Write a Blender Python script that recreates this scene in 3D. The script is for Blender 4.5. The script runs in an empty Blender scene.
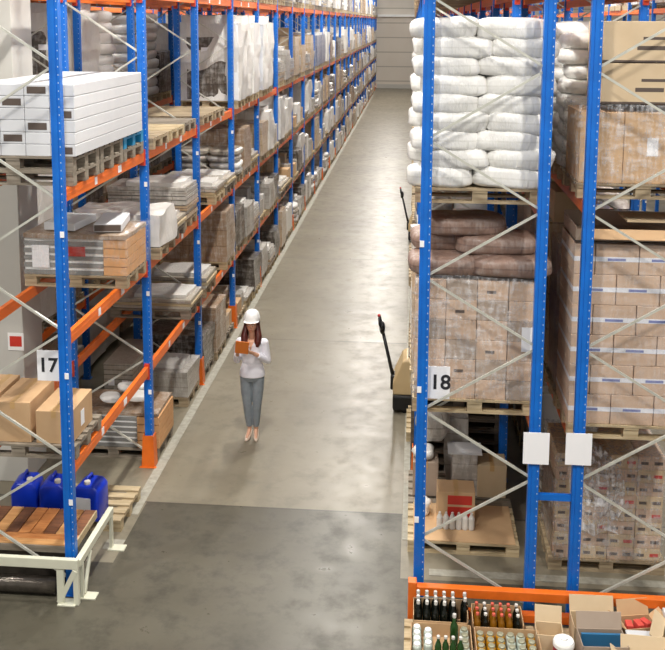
import bpy, bmesh, math, random
from mathutils import Vector, Matrix, Euler, noise
rnd = random.Random(7)
S = bpy.context.scene
COL = S.collection
PI = math.pi

# ------------------------------------------------------------------ helpers
def lin(h):
    h = h.lstrip('#')
    c = [int(h[i:i + 2], 16) / 255 for i in (0, 2, 4)]
    return tuple((x / 12.92 if x <= .04045 else ((x + .055) / 1.055) ** 2.4) for x in c) + (1,)

class NT:
    def __init__(s, name):
        s.m = bpy.data.materials.new(name); s.m.use_nodes = True
        s.t = s.m.node_tree; s.b = s.t.nodes['Principled BSDF']; s.out = s.t.nodes['Material Output']
    def n(s, typ, **kw):
        x = s.t.nodes.new(typ)
        for k, v in kw.items():
            if k.startswith('i_'): x.inputs[k[2:].replace('_', ' ')].default_value = v
            else: setattr(x, k, v)
        return x
    def l(s, a, b): s.t.links.new(a, b)
    def coord(s, kind='Object'): return s.n('ShaderNodeTexCoord').outputs[kind]
    def mapping(s, scale, kind='Object'):
        m = s.n('ShaderNodeMapping'); m.inputs['Scale'].default_value = scale; s.l(s.coord(kind), m.inputs['Vector']); return m.outputs[0]
    def noise(s, vec, scale, detail=4, rough=.55):
        x = s.n('ShaderNodeTexNoise'); x.inputs['Scale'].default_value = scale; x.inputs['Detail'].default_value = detail
        x.inputs['Roughness'].default_value = rough
        if vec is not None: s.l(vec, x.inputs['Vector'])
        return x.outputs['Fac']
    def ramp(s, fac, stops):
        r = s.n('ShaderNodeValToRGB'); e = r.color_ramp.elements
        while len(e) < len(stops): e.new(.5)
        for i, (p, c) in enumerate(stops):
            e[i].position = p; e[i].color = lin(c) if isinstance(c, str) else (c, c, c, 1)
        s.l(fac, r.inputs[0]); return r.outputs[0]
    def mix(s, f, a, b, mode='MIX'):
        x = s.n('ShaderNodeMix', data_type='RGBA', blend_type=mode)
        for v, k in ((f, 0), (a, 6), (b, 7)):
            if hasattr(v, 'links'): s.l(v, x.inputs[k])
            else: x.inputs[k].default_value = lin(v) if isinstance(v, str) else v
        return x.outputs[2]
    def math(s, op, a, b=0):
        x = s.n('ShaderNodeMath', operation=op)
        for i, v in enumerate((a, b)):
            if hasattr(v, 'links'): s.l(v, x.inputs[i])
            else: x.inputs[i].default_value = v
        return x.outputs[0]
    def bump(s, h, strength=.3, dist=.01):
        b = s.n('ShaderNodeBump'); b.inputs['Strength'].default_value = strength; b.inputs['Distance'].default_value = dist
        s.l(h, b.inputs['Height']); s.l(b.outputs[0], s.b.inputs['Normal'])
    def set(s, **kw):
        for k, v in kw.items():
            i = s.b.inputs[k.replace('_', ' ')]
            if hasattr(v, 'links'): s.l(v, i)
            else: i.default_value = lin(v) if isinstance(v, str) else v
        return s

M = {}
def plain(name, col, rough=.5, metal=0, var=.12, scale=6, bump=0, **kw):
    t = NT(name); f = t.noise(t.coord(), scale)
    c = t.mix(t.ramp(f, [(.3, 0.0), (.7, 1.0)]), col, tuple(x * (1 - var) for x in lin(col)[:3]) + (1,))
    t.set(Base_Color=c, Roughness=rough, Metallic=metal, **kw)
    if bump: t.bump(t.noise(t.coord(), scale * 4), bump, .01)
    M[name] = t.m; return t

plain('steel', 'd3d3c8', .35, .25, .2, 9)
plain('orange', 'ef7424', .38, 0, .12, 4)
plain('guard', 'e8701f', .45, 0, .15, 9)
plain('redplate', 'd2452c', .45)
plain('cream', 'dcdcc8', .45, 0, .1, 5)
plain('white', 'f2f2f0', .45, 0, .03)
plain('paper', 'f7f7fa', .6, 0, .02)
plain('ink', '23242a', .6)
plain('blacksteel', '17181a', .4)
plain('rubber', '141414', .7)
plain('beige', 'd3b98c', .38, 0, .06)
plain('chrome', 'c8c8c8', .2, .9)
plain('redplastic', 'c0231c', .4)
plain('bluejug', '1238c4', .3, 0, .15, 5)
plain('bluepallet', '1f8fc4', .45)
plain('tape', 'c9a36f', .35)
plain('whitetape', 'e9ebf2', .35, 0, .12, 14)
plain('printblue', '7d86b8', .6)
plain('printdark', '5d5048', .6)
plain('printred', 'cf3b2e', .5)
plain('wall', 'c2bbae', .8, 0, .04, .3)
plain('column', 'c6c4bd', .8, 0, .08, 1.5)
plain('lamp_body', 'dddddd', .5)
plain('skin', 'e3b092', .5, 0, .06)
plain('lips', 'b5605a', .45)
plain('shirt', 'f1f1fa', .8, 0, .06, 12, .3)
plain('jeans', '949ea6', .85, 0, .2, 14, .2)
plain('shoe', 'f4ddca', .4)
plain('hair', '5c2219', .42, 0, .45, 18)
plain('helmet', 'fdfdfb', .3, 0, .02)
plain('tablet', 'f88a30', .45, 0, .05)
plain('glassdark', '10130f', .12, 0, .2)
plain('glassgreen', '24451c', .12)
plain('glassamber', '8a5a14', .15, 0, .25)
plain('goldfill', 'b5831f', .2, 0, .3)
plain('glassclear', 'b9c4ba', .12, 0, .2)
plain('cap', 'd9d6d0', .35); plain('jarcap', 'a5a48c', .35, .2)
plain('capred', 'd86250', .35)
plain('labelred', 'd8534a', .5)
plain('darkred', '7a1020', .5)
plain('linepaint', 'aaa799', .6, 0, .35, 12)
plain('slat', '8b8b88', .45, .1, .2)
plain('tan', 'd8a470', .6)
plain('metalfilm', '5f5850', .18, .5, .5, 7, .5)
plain('bluefolder', '2d6f9c', .5)

# blue upright: perforated face, light holes every 75 mm
def blue_mat():
    t = NT('blue'); co = t.coord(); sp = t.n('ShaderNodeSeparateXYZ'); t.l(co, sp.inputs[0])
    zz = t.math('FRACT', t.math('DIVIDE', sp.outputs[2], .075))
    a = t.math('LESS_THAN', t.math('ABSOLUTE', t.math('SUBTRACT', zz, .5)), .09)
    xx = t.math('ABSOLUTE', t.math('SUBTRACT', sp.outputs[0], .036))
    b = t.math('LESS_THAN', xx, .0045)
    hole = t.math('MULTIPLY', a, b)
    base = t.mix(t.ramp(t.noise(co, 3), [(.35, 0.0), (.7, 1.0)]), '1070d2', '0d5fb8')
    t.set(Base_Color=t.mix(hole, base, 'b5c6dc'), Roughness=.33); M['blue'] = t.m
blue_mat()

def wood_mat(name, c1, c2, rough=.75):
    t = NT(name); f = t.noise(t.mapping((1.5, 12, 12)), 3, 6)
    g = t.noise(t.coord(), 2.2)
    c = t.mix(t.ramp(f, [(.3, 0.0), (.75, 1.0)]), c1, c2)
    c = t.mix(t.ramp(g, [(.45, 0.0), (.7, .45)]), c, tuple(x * .6 for x in lin(c2)[:3]) + (1,))
    t.set(Base_Color=c, Roughness=rough); t.bump(f, .15, .004); M[name] = t.m
wood_mat('wood', 'b8a688', '8f7d63')
wood_mat('woodgrey', '9d9384', '776c5c')
wood_mat('woodlight', 'cfbd9a', 'ab9672')
wood_mat('plank_orange', 'd9965a', 'b8703a', .5)
wood_mat('plank_brown', '8a5a3a', '5b3826', .5)
wood_mat('plank_pale', 'e0ad74', 'c4884d', .5)

def carton_mat(name, c1, c2):
    t = NT(name); f = t.noise(t.coord('Object'), 5)
    oi = t.n('ShaderNodeObjectInfo')
    c = t.mix(f, c1, c2)
    c = t.mix(t.math('MULTIPLY', oi.outputs['Random'], .3), c, tuple(x * .72 for x in lin(c2)[:3]) + (1,))
    t.set(Base_Color=c, Roughness=.75); M[name] = t.m
carton_mat('carton', 'd6b48c', 'c29d74')
carton_mat('carton_pink', 'd6bba3', 'c6a88f')
carton_mat('carton_pale', 'dcc7a6', 'cbb28e')
carton_mat('carton_grey', 'bba896', 'a39080')
carton_mat('flatpack', 'dededf', 'cfd1d4')

def wrap_mat(name, cols, white=.35, bw=.3, bh=.2, grad=.4, rough=.28):
    """goods seen through wrinkled stretch film: carton pattern plus whitish wrinkles of the film"""
    t = NT(name); co = t.coord(); sp = t.n('ShaderNodeSeparateXYZ'); t.l(co, sp.inputs[0])
    cb = t.n('ShaderNodeCombineXYZ'); t.l(t.math('ADD', sp.outputs[0], sp.outputs[1]), cb.inputs[0]); t.l(sp.outputs[2], cb.inputs[1])
    oi = t.n('ShaderNodeObjectInfo')
    br = t.n('ShaderNodeTexBrick'); br.inputs['Scale'].default_value = 1; br.inputs['Brick Width'].default_value = bw
    br.inputs['Row Height'].default_value = bh; br.inputs['Mortar Size'].default_value = .008
    br.inputs['Color1'].default_value = lin(cols[0]); br.inputs['Color2'].default_value = lin(cols[1]); br.inputs['Mortar'].default_value = lin(cols[2])
    t.l(cb.outputs[0], br.inputs['Vector'])
    f1 = t.noise(t.mapping((3, 3, 9)), 1.4, 5, .6); f2 = t.noise(t.mapping((9, 9, 2)), 2.2, 5, .65)
    w = t.ramp(t.math('MULTIPLY', f1, f2), [(.22, 0.0), (.42, white)])
    c = t.mix(w, br.outputs['Color'], 'ebe8e4')
    c = t.mix(t.math('MULTIPLY', oi.outputs['Random'], grad), c, tuple(x * .55 for x in lin(cols[1])[:3]) + (1,))
    t.set(Base_Color=c, Roughness=rough); t.b.inputs['Coat Weight'].default_value = .35
    t.bump(f2, .6, .03); M[name] = t.m
wrap_mat('w_white', ('e8e6e1', 'dcd9d2', 'd5d2ca'), .8, 5, 5, .25)
wrap_mat('w_bag', ('efeeea', 'e6e5e0', 'dddcd6'), .6, 5, 5, .15, .32)
wrap_mat('w_grey', ('b9b4ac', 'aaa49c', '8d867d'), .75, .6, .2)
wrap_mat('w_dark', ('5d544a', '4f463e', '433a32'), .55, .6, .3)
wrap_mat('w_brown', ('a3896f', '967c64', '836b55'), .5, .6, .3)
wrap_mat('w_carton', ('cdb596', 'c2a888', '9d856b'), .6, .4, .26)
wrap_mat('w_tan', ('b59878', 'c4ab8c', '7d6954'), .35, .6, .09)
wrap_mat('w_sheet', ('c9bfae', 'aca292', '6f675c'), .45, 3, .07)
wrap_mat('w_bluish', ('8c92a6', '6d7590', '4b5068'), .4, .12, 2.0)
wrap_mat('w_brownbag', ('94796b', '866d61', '7a6157'), .3, 5, 5, .15, .5)

def film_mat(name, dens, col='f4f4f6'):
    t = NT(name); f1 = t.noise(t.mapping((3, 3, 12)), 1.5, 6, .65); f2 = t.noise(t.mapping((14, 14, 3)), 2, 5, .6)
    a = t.ramp(t.math('MULTIPLY', f1, f2), [(.2, dens * .1), (.36, dens)])
    t.set(Base_Color=col, Roughness=.12, Alpha=a); t.bump(f1, .9, .03)
    M[name] = t.m
film_mat('film', .6); film_mat('film_faint', .2); film_mat('film_thin', .42); film_mat('film_thick', .85)

def floor_mat():
    t = NT('floor'); co = t.coord(); sp = t.n('ShaderNodeSeparateXYZ'); t.l(co, sp.inputs[0])
    n1 = t.noise(co, .5, 8, .62); n2 = t.noise(co, 3.0, 8, .68); n3 = t.noise(t.mapping((1, .25, 1)), 1.6, 5)
    pale = t.mix(t.ramp(n1, [(.35, 0.0), (.65, 1.0)]), '8a8372', '777060')
    pale = t.mix(t.ramp(n2, [(.5, 0.0), (.68, .55)]), pale, '676255')
    dark = t.mix(t.ramp(n1, [(.3, 0.0), (.7, 1.0)]), '625e52', '4a463b')
    dark = t.mix(t.ramp(n2, [(.48, 0.0), (.66, .65)]), dark, '38362d')
    # the newer darker slab: this side of the joint, in the aisle and the cross aisle
    isd = t.math('LESS_THAN', sp.outputs[1], 10.61)
    aisle = t.math('MULTIPLY', t.math('GREATER_THAN', sp.outputs[0], -3.1), t.math('LESS_THAN', sp.outputs[0], -.05))
    near = t.math('LESS_THAN', sp.outputs[1], 9.3)
    isd = t.math('MULTIPLY', isd, t.math('MAXIMUM', aisle, near))
    c = t.mix(isd, pale, dark)
    jy = t.math('ABSOLUTE', t.math('SUBTRACT', t.math('FRACT', t.math('DIVIDE', t.math('SUBTRACT', sp.outputs[1], 10.61 - 6.05 * 3.5), 6.05)), .5))
    j = t.math('LESS_THAN', jy, .0022)
    c = t.mix(t.math('MULTIPLY', j, .75), c, '3f3b36')
    t.set(Base_Color=c)
    t.set(Roughness=t.ramp(n2, [(.3, .26), (.7, .42)])); t.b.inputs['Specular IOR Level'].default_value = .32
    t.bump(n1, .05, .01); M['floor'] = t.m
floor_mat()
def emis(name, col, s):
    t = NT(name); t.set(Base_Color=col, Emission_Color=col); t.b.inputs['Emission Strength'].default_value = s; M[name] = t.m
emis('tube', 'fff8ee', 12)
def panel_mat():
    t = NT('farwall'); co = t.coord(); sp = t.n('ShaderNodeSeparateXYZ'); t.l(co, sp.inputs[0])
    z = t.math('ABSOLUTE', t.math('SUBTRACT', t.math('FRACT', t.math('DIVIDE', sp.outputs[2], 1.25)), .5))
    f = t.math('LESS_THAN', z, .035)
    c = t.mix(t.noise(co, .6), 'ded6ca', 'd3cabd')
    t.set(Base_Color=t.mix(t.math('MULTIPLY', f, .6), c, '8f887c'), Roughness=.7); M['farwall'] = t.m
panel_mat()

# ------------------------------------------------------------------ mesh builder
class MB:
    def __init__(s): s.v = []; s.f = []; s.mi = []; s.mats = []
    def _m(s, m):
        if m not in s.mats: s.mats.append(m)
        return s.mats.index(m)
    def add(s, vs, fs, m='x'):
        o = len(s.v); s.v += [tuple(v) for v in vs]; s.f += [tuple(i + o for i in f) for f in fs]; s.mi += [s._m(m)] * len(fs); return s
    def box(s, c, d, m='x', rot=None, taper=1):
        hx, hy, hz = d[0] / 2, d[1] / 2, d[2] / 2
        vs = [Vector((x * hx * (taper if z > 0 else 1), y * hy * (taper if z > 0 else 1), z * hz)) for z in (-1, 1) for y in (-1, 1) for x in (-1, 1)]
        if rot is not None: vs = [rot @ v for v in vs]
        c = Vector(c); vs = [v + c for v in vs]
        return s.add(vs, [(0, 2, 3, 1), (4, 5, 7, 6), (0, 1, 5, 4), (2, 6, 7, 3), (0, 4, 6, 2), (1, 3, 7, 5)], m)
    def b2(s, x0, x1, y0, y1, z0, z1, m='x'): return s.box(((x0 + x1) / 2, (y0 + y1) / 2, (z0 + z1) / 2), (x1 - x0, y1 - y0, z1 - z0), m)
    def bar(s, a, b, w, h, m='x'):
        a = Vector(a); b = Vector(b); d = b - a; L = d.length; q = d.to_track_quat('Z', 'Y').to_matrix()
        return s.box((a + b) / 2, (w, h, L), m, q)
    def tube(s, pts, rad, n=10, m='x', flat=1):
        pts = [Vector(p) for p in pts]; rad = rad if isinstance(rad, (list, tuple)) else [rad] * len(pts)
        rings = []; up = None
        for i, p in enumerate(pts):
            d = (pts[min(i + 1, len(pts) - 1)] - pts[max(i - 1, 0)]).normalized()
            if up is None: up = d.orthogonal().normalized()
            up = (up - d * up.dot(d)).normalized(); sd = d.cross(up)
            rings.append([p + (up * math.cos(k * 2 * PI / n) * flat + sd * math.sin(k * 2 * PI / n)) * rad[i] for k in range(n)])
        vs = [v for r in rings for v in r]; fs = []
        for i in range(len(pts) - 1):
            for k in range(n): fs.append((i * n + k, i * n + (k + 1) % n, (i + 1) * n + (k + 1) % n, (i + 1) * n + k))
        fs.append(tuple(range(n))[::-1]); fs.append(tuple((len(pts) - 1) * n + k for k in range(n)))
        return s.add(vs, fs, m)
    def lathe(s, c, prof, n=14, m='x', sx=1, sy=1):
        vs = []; fs = []
        for r, z in prof:
            for k in range(n): a = k * 2 * PI / n; vs.append((c[0] + r * math.cos(a) * sx, c[1] + r * math.sin(a) * sy, c[2] + z))
        for i in range(len(prof) - 1):
            for k in range(n): fs.append((i * n + k, i * n + (k + 1) % n, (i + 1) * n + (k + 1) % n, (i + 1) * n + k))
        fs.append(tuple(range(n))[::-1]); fs.append(tuple((len(prof) - 1) * n + k for k in range(n)))
        return s.add(vs, fs, m)
    def ell(s, c, r, m='x', nu=14, nv=10, rot=None, p=1.0, amp=0, seed=0, fr=3):
        vs = []; fs = []; c = Vector(c)
        def sg(x, e): return math.copysign(abs(x) ** e, x)
        for i in range(nv + 1):
            ph = -PI / 2 + PI * i / nv
            for k in range(nu):
                a = 2 * PI * k / nu
                v = Vector((sg(math.cos(ph), p) * sg(math.cos(a), p) * r[0], sg(math.cos(ph), p) * sg(math.sin(a), p) * r[1], sg(math.sin(ph), p) * r[2]))
                if amp:
                    nn = noise.noise(Vector((v.x * fr + seed * 7.1, v.y * fr, v.z * fr * 2))) * amp
                    v += v.normalized() * nn
                if rot is not None: v = rot @ v
                vs.append(v + c)
        for i in range(nv):
            for k in range(nu): fs.append((i * nu + k, i * nu + (k + 1) % nu, (i + 1) * nu + (k + 1) % nu, (i + 1) * nu + k))
        return s.add(vs, fs, m)
    def lump(s, c, d, m='x', n=8, amp=.02, seed=0, bulge=.0, fr=2.5):
        """a block with a grid on each side, softly dented (wrapped goods)"""
        c = Vector(c); hx, hy, hz = [q / 2 for q in d]; idx = {}; vs = []; fs = []
        def g(i, j, k):
            if (i, j, k) not in idx:
                x, y, z = 2 * i / n - 1, 2 * j / n - 1, 2 * k / n - 1
                b = 1 + bulge * (1 - z * z)
                v = Vector((x * hx * b, y * hy * b, z * hz))
                q = v * fr + Vector((seed * 3.3, seed * 1.7, 0))
                v += Vector((noise.noise(q), noise.noise(q + Vector((9, 0, 0))), noise.noise(q + Vector((0, 9, 0))) * (.5 if k > 0 else 0))) * amp * 2
                if k == n: v.z += noise.noise(q * 1.7) * amp
                idx[(i, j, k)] = len(vs); vs.append(v + c)
            return idx[(i, j, k)]
        for a in range(n):
            for b in range(n):
                fs += [(g(a, 0, b), g(a + 1, 0, b), g(a + 1, 0, b + 1), g(a, 0, b + 1)),
                       (g(a, n, b), g(a, n, b + 1), g(a + 1, n, b + 1), g(a + 1, n, b)),
                       (g(0, a, b), g(0, a, b + 1), g(0, a + 1, b + 1), g(0, a + 1, b)),
                       (g(n, a, b), g(n, a + 1, b), g(n, a + 1, b + 1), g(n, a, b + 1)),
                       (g(a, b, n), g(a + 1, b, n), g(a + 1, b + 1, n), g(a, b + 1, n)),
                       (g(a, b, 0), g(a, b + 1, 0), g(a + 1, b + 1, 0), g(a + 1, b, 0))]
        return s.add(vs, fs, m)
    def mesh(s, name, mat=None, smooth=False, bevel=0):
        me = bpy.data.meshes.new(name); me.from_pydata(s.v, [], s.f)
        ms = [mat] if mat else s.mats
        for q in ms: me.materials.append(M[q])
        if not mat:
            for p, i in zip(me.polygons, s.mi): p.material_index = i
        if smooth:
            for p in me.polygons: p.use_smooth = True
        if bevel:
            bm = bmesh.new(); bm.from_mesh(me)
            bmesh.ops.bevel(bm, geom=bm.edges[:], offset=bevel, segments=2, affect='EDGES', profile=.5); bm.to_mesh(me); bm.free()
        return me
def ob(name, me, parent=None, loc=(0, 0, 0), rz=0):
    o = bpy.data.objects.new(name, me); COL.objects.link(o); o.location = loc; o.rotation_euler = (0, 0, rz)
    if parent: o.parent = parent
    return o
def tag(o, label, cat, group=None, kind=None):
    if label: o['label'] = label
    if cat: o['category'] = cat
    if group: o['group'] = group
    if kind: o['kind'] = kind
    return o
def thing(name, label, cat, loc=(0, 0, 0), rz=0, group=None): return tag(ob(name, None, None, loc, rz), label, cat, group)
def struct(name, me, loc=(0, 0, 0)): o = ob(name, me, None, loc); o['kind'] = 'structure'; return o
def dup(src, label, loc, rz=0, group=None):
    def cp(o, par):
        c = o.copy(); COL.objects.link(c)
        if par: c.parent = par
        for ch in list(o.children): cp(ch, c)
        return c
    r = cp(src, None); r.location = loc; r.rotation_euler = (0, 0, rz); r['label'] = label
    if group: r['group'] = group
    return r
ORD = ['first', 'second', 'third', 'fourth', 'fifth', 'sixth', 'seventh', 'eighth', 'ninth', 'tenth', 'eleventh', 'twelfth', 'thirteenth', 'fourteenth',
       'fifteenth', 'sixteenth', 'seventeenth', 'eighteenth', 'nineteenth', 'twentieth', 'twenty-first', 'twenty-second', 'twenty-third',
       'twenty-fourth', 'twenty-fifth', 'twenty-sixth', 'twenty-seventh', 'twenty-eighth']
_proto = {}
FIRST_Y, PITCH, NB = 8.72, 2.865, 26
LV = [1.35, 2.69, 4.11, 6.1]          # tops of the beams in the left row

# ------------------------------------------------------------------ the room
f = MB(); f.b2(-16, 16, -6, 83.6, -.2, 0); struct('floor', f.mesh('floor', 'floor'))
w = MB(); w.b2(-16, 16, 83.6, 83.9, 0, 11); struct('wall_back', w.mesh('wall', 'farwall'))
w = MB(); w.b2(-3.2, 1.0, 83.52, 83.6, .0, .35); struct('baseboard_back', w.mesh('bb', 'column'))
w = MB(); w.b2(-3.2, 1.0, 83.3, 83.6, 6.15, 6.35); struct('trim_1', w.mesh('bb', 'white'))
w = MB(); w.b2(-16.2, -16, -6, 83.9, 0, 11); struct('wall_left', w.mesh('wall', 'wall'))
w = MB(); w.b2(16, 16.2, -6, 83.9, 0, 11); struct('wall_right', w.mesh('wall', 'wall'))
c = MB(); c.b2(-.32, .32, -.3, .3, 0, 10.5); 
pl = ob('trim_2', c.mesh('column', 'column', bevel=.01), None, (-5.02, 11.25, 0)); pl['kind'] = 'structure'
rs = tag(ob('wall_sign', MB().b2(-.1, .1, -.006, 0, -.11, .11, 'white').b2(-.075, .075, -.009, -.004, -.06, .07, 'printred').mesh('sign'), None, (-4.79, 10.944, 1.82)),
         'small red and white sign on the pale column behind the rack', 'sign')
def strip(name, x0, x1, y0, y1): return struct(name, MB().b2(x0, x1, y0, y1, .0005, .004).mesh(name, 'linepaint'))
strip('trim_3', -3.24, -3.12, 10.3, 83); strip('trim_4', -.04, .05, 10.05, 83)
strip('trim_5', .25, 5.0, 9.38, 9.5); strip('trim_6', -3.3, -3.1, 9.55, 9.75)

# lamps over the three aisles
lampme = MB().box((0, 0, .05), (.35, 1.5, .1), 'lamp_body').mesh('housing', bevel=.01)
tubeme = MB().box((0, 0, -.012), (.28, 1.4, .02), 'tube').mesh('tube')
susp = MB().tube([(0, -.6, .1), (0, -.6, .9)], .008, 6, 'steel').tube([(0, .6, .1), (0, .6, .9)], .008, 6, 'steel').mesh('wires')
SUSP = [MB().tube([(0, s, .1), (0, s, .9)], .008, 6).mesh('wire', 'steel') for s in (-.6, .6)]
def lamp(x, y, label, grp, power=320):
    t = thing('high_bay_lamp', label, 'lamp', (x, y, 9.8), 0, grp)
    ob('housing', lampme, t); ob('diffuser', tubeme, t); [ob('suspension_wire', q, t) for q in SUSP]
    L = bpy.data.lights.new('lamp_light', 'AREA'); L.shape = 'RECTANGLE'; L.size = .25; L.size_y = .8; L.energy = power; L.color = (1, .955, .89)
    o = ob('lamp_light', L, t, (0, 0, -.05)); 
for i in range(13): lamp(-1.65, 2.6 + 6 * i, f'long white ceiling lamp hanging over the main aisle, {ORD[i]} from the camera', 'lamps over the main aisle')
for i in range(6): lamp(4.45, 4 + 13 * i, f'long white ceiling lamp over the aisle right of the racks, {ORD[i]} from the camera', 'lamps over the right aisle', 420)
for i in range(6): lamp(-7.7, 4 + 13 * i, f'long white ceiling lamp over the aisle behind the left racks, {ORD[i]} from the camera', 'lamps over the left aisle', 420)

# ------------------------------------------------------------------ racks
def post_mesh(h):
    b = MB(); w, d, tk = .1, .08, .012
    # open hat section: web facing the row end, two flanges, two lips
    b.b2(-w / 2, w / 2, -d / 2, -d / 2 + tk, 0, h); b.b2(-w / 2, -w / 2 + tk, -d / 2 + tk, d / 2, 0, h); b.b2(w / 2 - tk, w / 2, -d / 2 + tk, d / 2, 0, h)
    b.b2(-w / 2 + tk, -w / 2 + .035, d / 2 - tk, d / 2, 0, h); b.b2(w / 2 - .035, w / 2 - tk, d / 2 - tk, d / 2, 0, h)
    b.b2(-.018, .018, -d / 2 - .008, -d / 2, 0, h)
    b.b2(-.07, .07, -.06, .06, 0, .008)
    return b.mesh('post', 'blue')
POST = post_mesh(9.0)
def guard_mesh(s):
    b = MB(); h = .42
    for x0, x1, y0, y1 in ((-.085, .085, -.1, -.085), (-.085, -.07, -.085, .06), (.07, .085, -.085, .06)):
        v = [(x0, y0, 0), (x1, y0, 0), (x1, y1, 0), (x0, y1, 0)]; k = .82
        v += [(x * k, y * k, h) for x, y, z in v[:4]]
        b.add(v, [(3, 2, 1, 0), (4, 5, 6, 7), (0, 1, 5, 4), (1, 2, 6, 5), (2, 3, 7, 6), (3, 0, 4, 7)])
    b.b2(-.11, .11, -.12, -.08, 0, .01)
    return b.mesh('guard', 'guard')
GUARD = guard_mesh(1)
LABELP = MB().b2(-.02, .02, -.053, -.049, -.03, .03).mesh('post_label', 'paper')
def beam_mesh(L):
    b = MB(); b.b2(-.025, .025, -L / 2, L / 2, -.12, 0, 'orange'); b.b2(-.027, .027, -L / 2 + .05, L / 2 - .05, -.075, -.045, 'orange')
    return b
BL = PITCH - .09
def beams():
    m = beam_mesh(BL).mesh('beam', 'orange'); p = MB()
    for e in (-1, 1): p.b2(-.03, .034, e * BL / 2 - .045 * (e > 0) - .0, e * BL / 2 + .045 * (e < 0), -.17, .03)
    st = MB().b2(.0255, .0275, .3, .42, -.1, -.02).b2(.0255, .0275, -.5, -.42, -.1, -.02)
    return m, p.mesh('end_connector', 'redplate'), st.mesh('sticker', 'paper')
BEAM, CONN, STICK = beams()
CONNS = [MB().b2(-.03, .034, e * BL / 2 - .045 * (e > 0), e * BL / 2 + .045 * (e < 0), -.17, .03).mesh('end_connector', 'redplate') for e in (-1, 1)]
ZN = [.15 + .645 * k for k in range(14)]
def brace_run(x0, x1, flip):
    """zigzag of single diagonals between the two posts"""
    out = []
    for k in range(13):
        a, b = (x0, x1) if (k % 2 == 0) != flip else (x1, x0)
        out.append(((a, ZN[k]), (b, ZN[k + 1])))
    return out
DIAG = {}
def rack(name, label, xf, xr, y0, nb, levels, nearb, first_guard, skip_front=0, extra=True, side=1, maxlev=9):
    """xf: aisle face post centre; xr: rear post centre"""
    t = thing(name, label, 'pallet rack', (xf, y0, 0))
    dx = xr - xf
    for i in range(nb + 1):
        y = i * PITCH
        for k, x in enumerate((0, dx)):
            p = ob('post', POST, t, (x, y, 0)); 
            if k == 0 and (i > 0 or first_guard): ob('foot_guard', GUARD, p)
            if i < 5 and k == 0:
                for zl in (1.0, 2.3, 3.7): ob('post_label', LABELP, p, (.03 * side, 0, zl))
        runs = brace_run(0, dx, skip_front)
        if i < 3:
            for (a, za), (b2, zb) in runs:
                d = .0
                key = (round(a, 2), round(b2, 2))
                if key not in DIAG:
                    s = MB(); s.bar((a, 0, 0), (b2, 0, .645), .022, .022); e = .035 if b2 > a else -.035
                    DIAG[key] = s.mesh('brace', 'steel')
                ob('brace', DIAG[key], t, (0, y, za))
        else:
            key = ('L', round(dx, 2), skip_front)
            if key not in DIAG:
                s = MB()
                for (a, za), (b2, zb) in runs: s.bar((a, 0, za), (b2, 0, zb), .022, .022)
                DIAG[key] = s.mesh('brace_lattice', 'steel')
            ob('brace_lattice', DIAG[key], t, (0, y, 0))
    far = MB(); nn = 0
    for i in range(nb):
        for z in levels[:maxlev]:
            for k, x in enumerate((0, dx)):
                y = (i + .5) * PITCH
                if nn < 98 and i < nearb:
                    b = ob('beam', BEAM, t, (x, y, z)); nn += 1
                    if i < 7:
                        for cm in CONNS: ob('end_connector', cm, b)
                    if i < 4 and k == 0 and extra: ob('sticker', STICK, b)
                else: far.box((x, y, z - .06), (.05, BL, .12))
    if far.v: fo = ob('beam', far.mesh('beam', 'orange'), t); fo['kind'] = 'stuff'
    return t
XL, XLR = -3.33, -4.32
XR, XRR = .13, 1.19
XB, XBR = 1.60, 2.66
rackL = rack('pallet_rack', 'long blue and orange pallet rack on the left of the main aisle, marked 17', XL, XLR, FIRST_Y, NB, LV, 12, False)
rackR = rack('pallet_rack', 'blue pallet rack on the right of the aisle beside the pallet trucks, marked 18', XR, XRR, FIRST_Y, NB, [1.96, 4.04, 6.1], 14, False, True, False, -1)
rackB = rack('pallet_rack', 'blue pallet rack at the right edge, standing back to back with rack 18', XBR, XB, FIRST_Y, NB, [1.76, 4.1, 6.1], 6, False, True, False, -1)
rackL2 = rack('pallet_rack', 'blue pallet rack standing back to back behind the long left rack', -6.15, -5.16, FIRST_Y + PITCH, NB - 1, LV, 4, False)
rackL3 = rack('pallet_rack', 'blue pallet rack across the further aisle, seen through the left racks', -9.5, -10.56, FIRST_Y + PITCH, NB - 1, LV, 2, False)
rackC = rack('pallet_rack', 'blue pallet rack far right across the next aisle', 6.2, 7.26, FIRST_Y + 2 * PITCH, NB - 2, [1.76, 4.1, 6.1], 2, False)
# spacer ties between the back to back racks
tie = MB().b2(XRR + .05, XB - .05, -.02, .02, -.03, .03)
tag(ob('spacer_tie', tie.mesh('tie', 'blue'), None, (0, FIRST_Y, 1.27)), 'short blue spacer tie joining the two right-hand racks low down', 'spacer')

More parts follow.
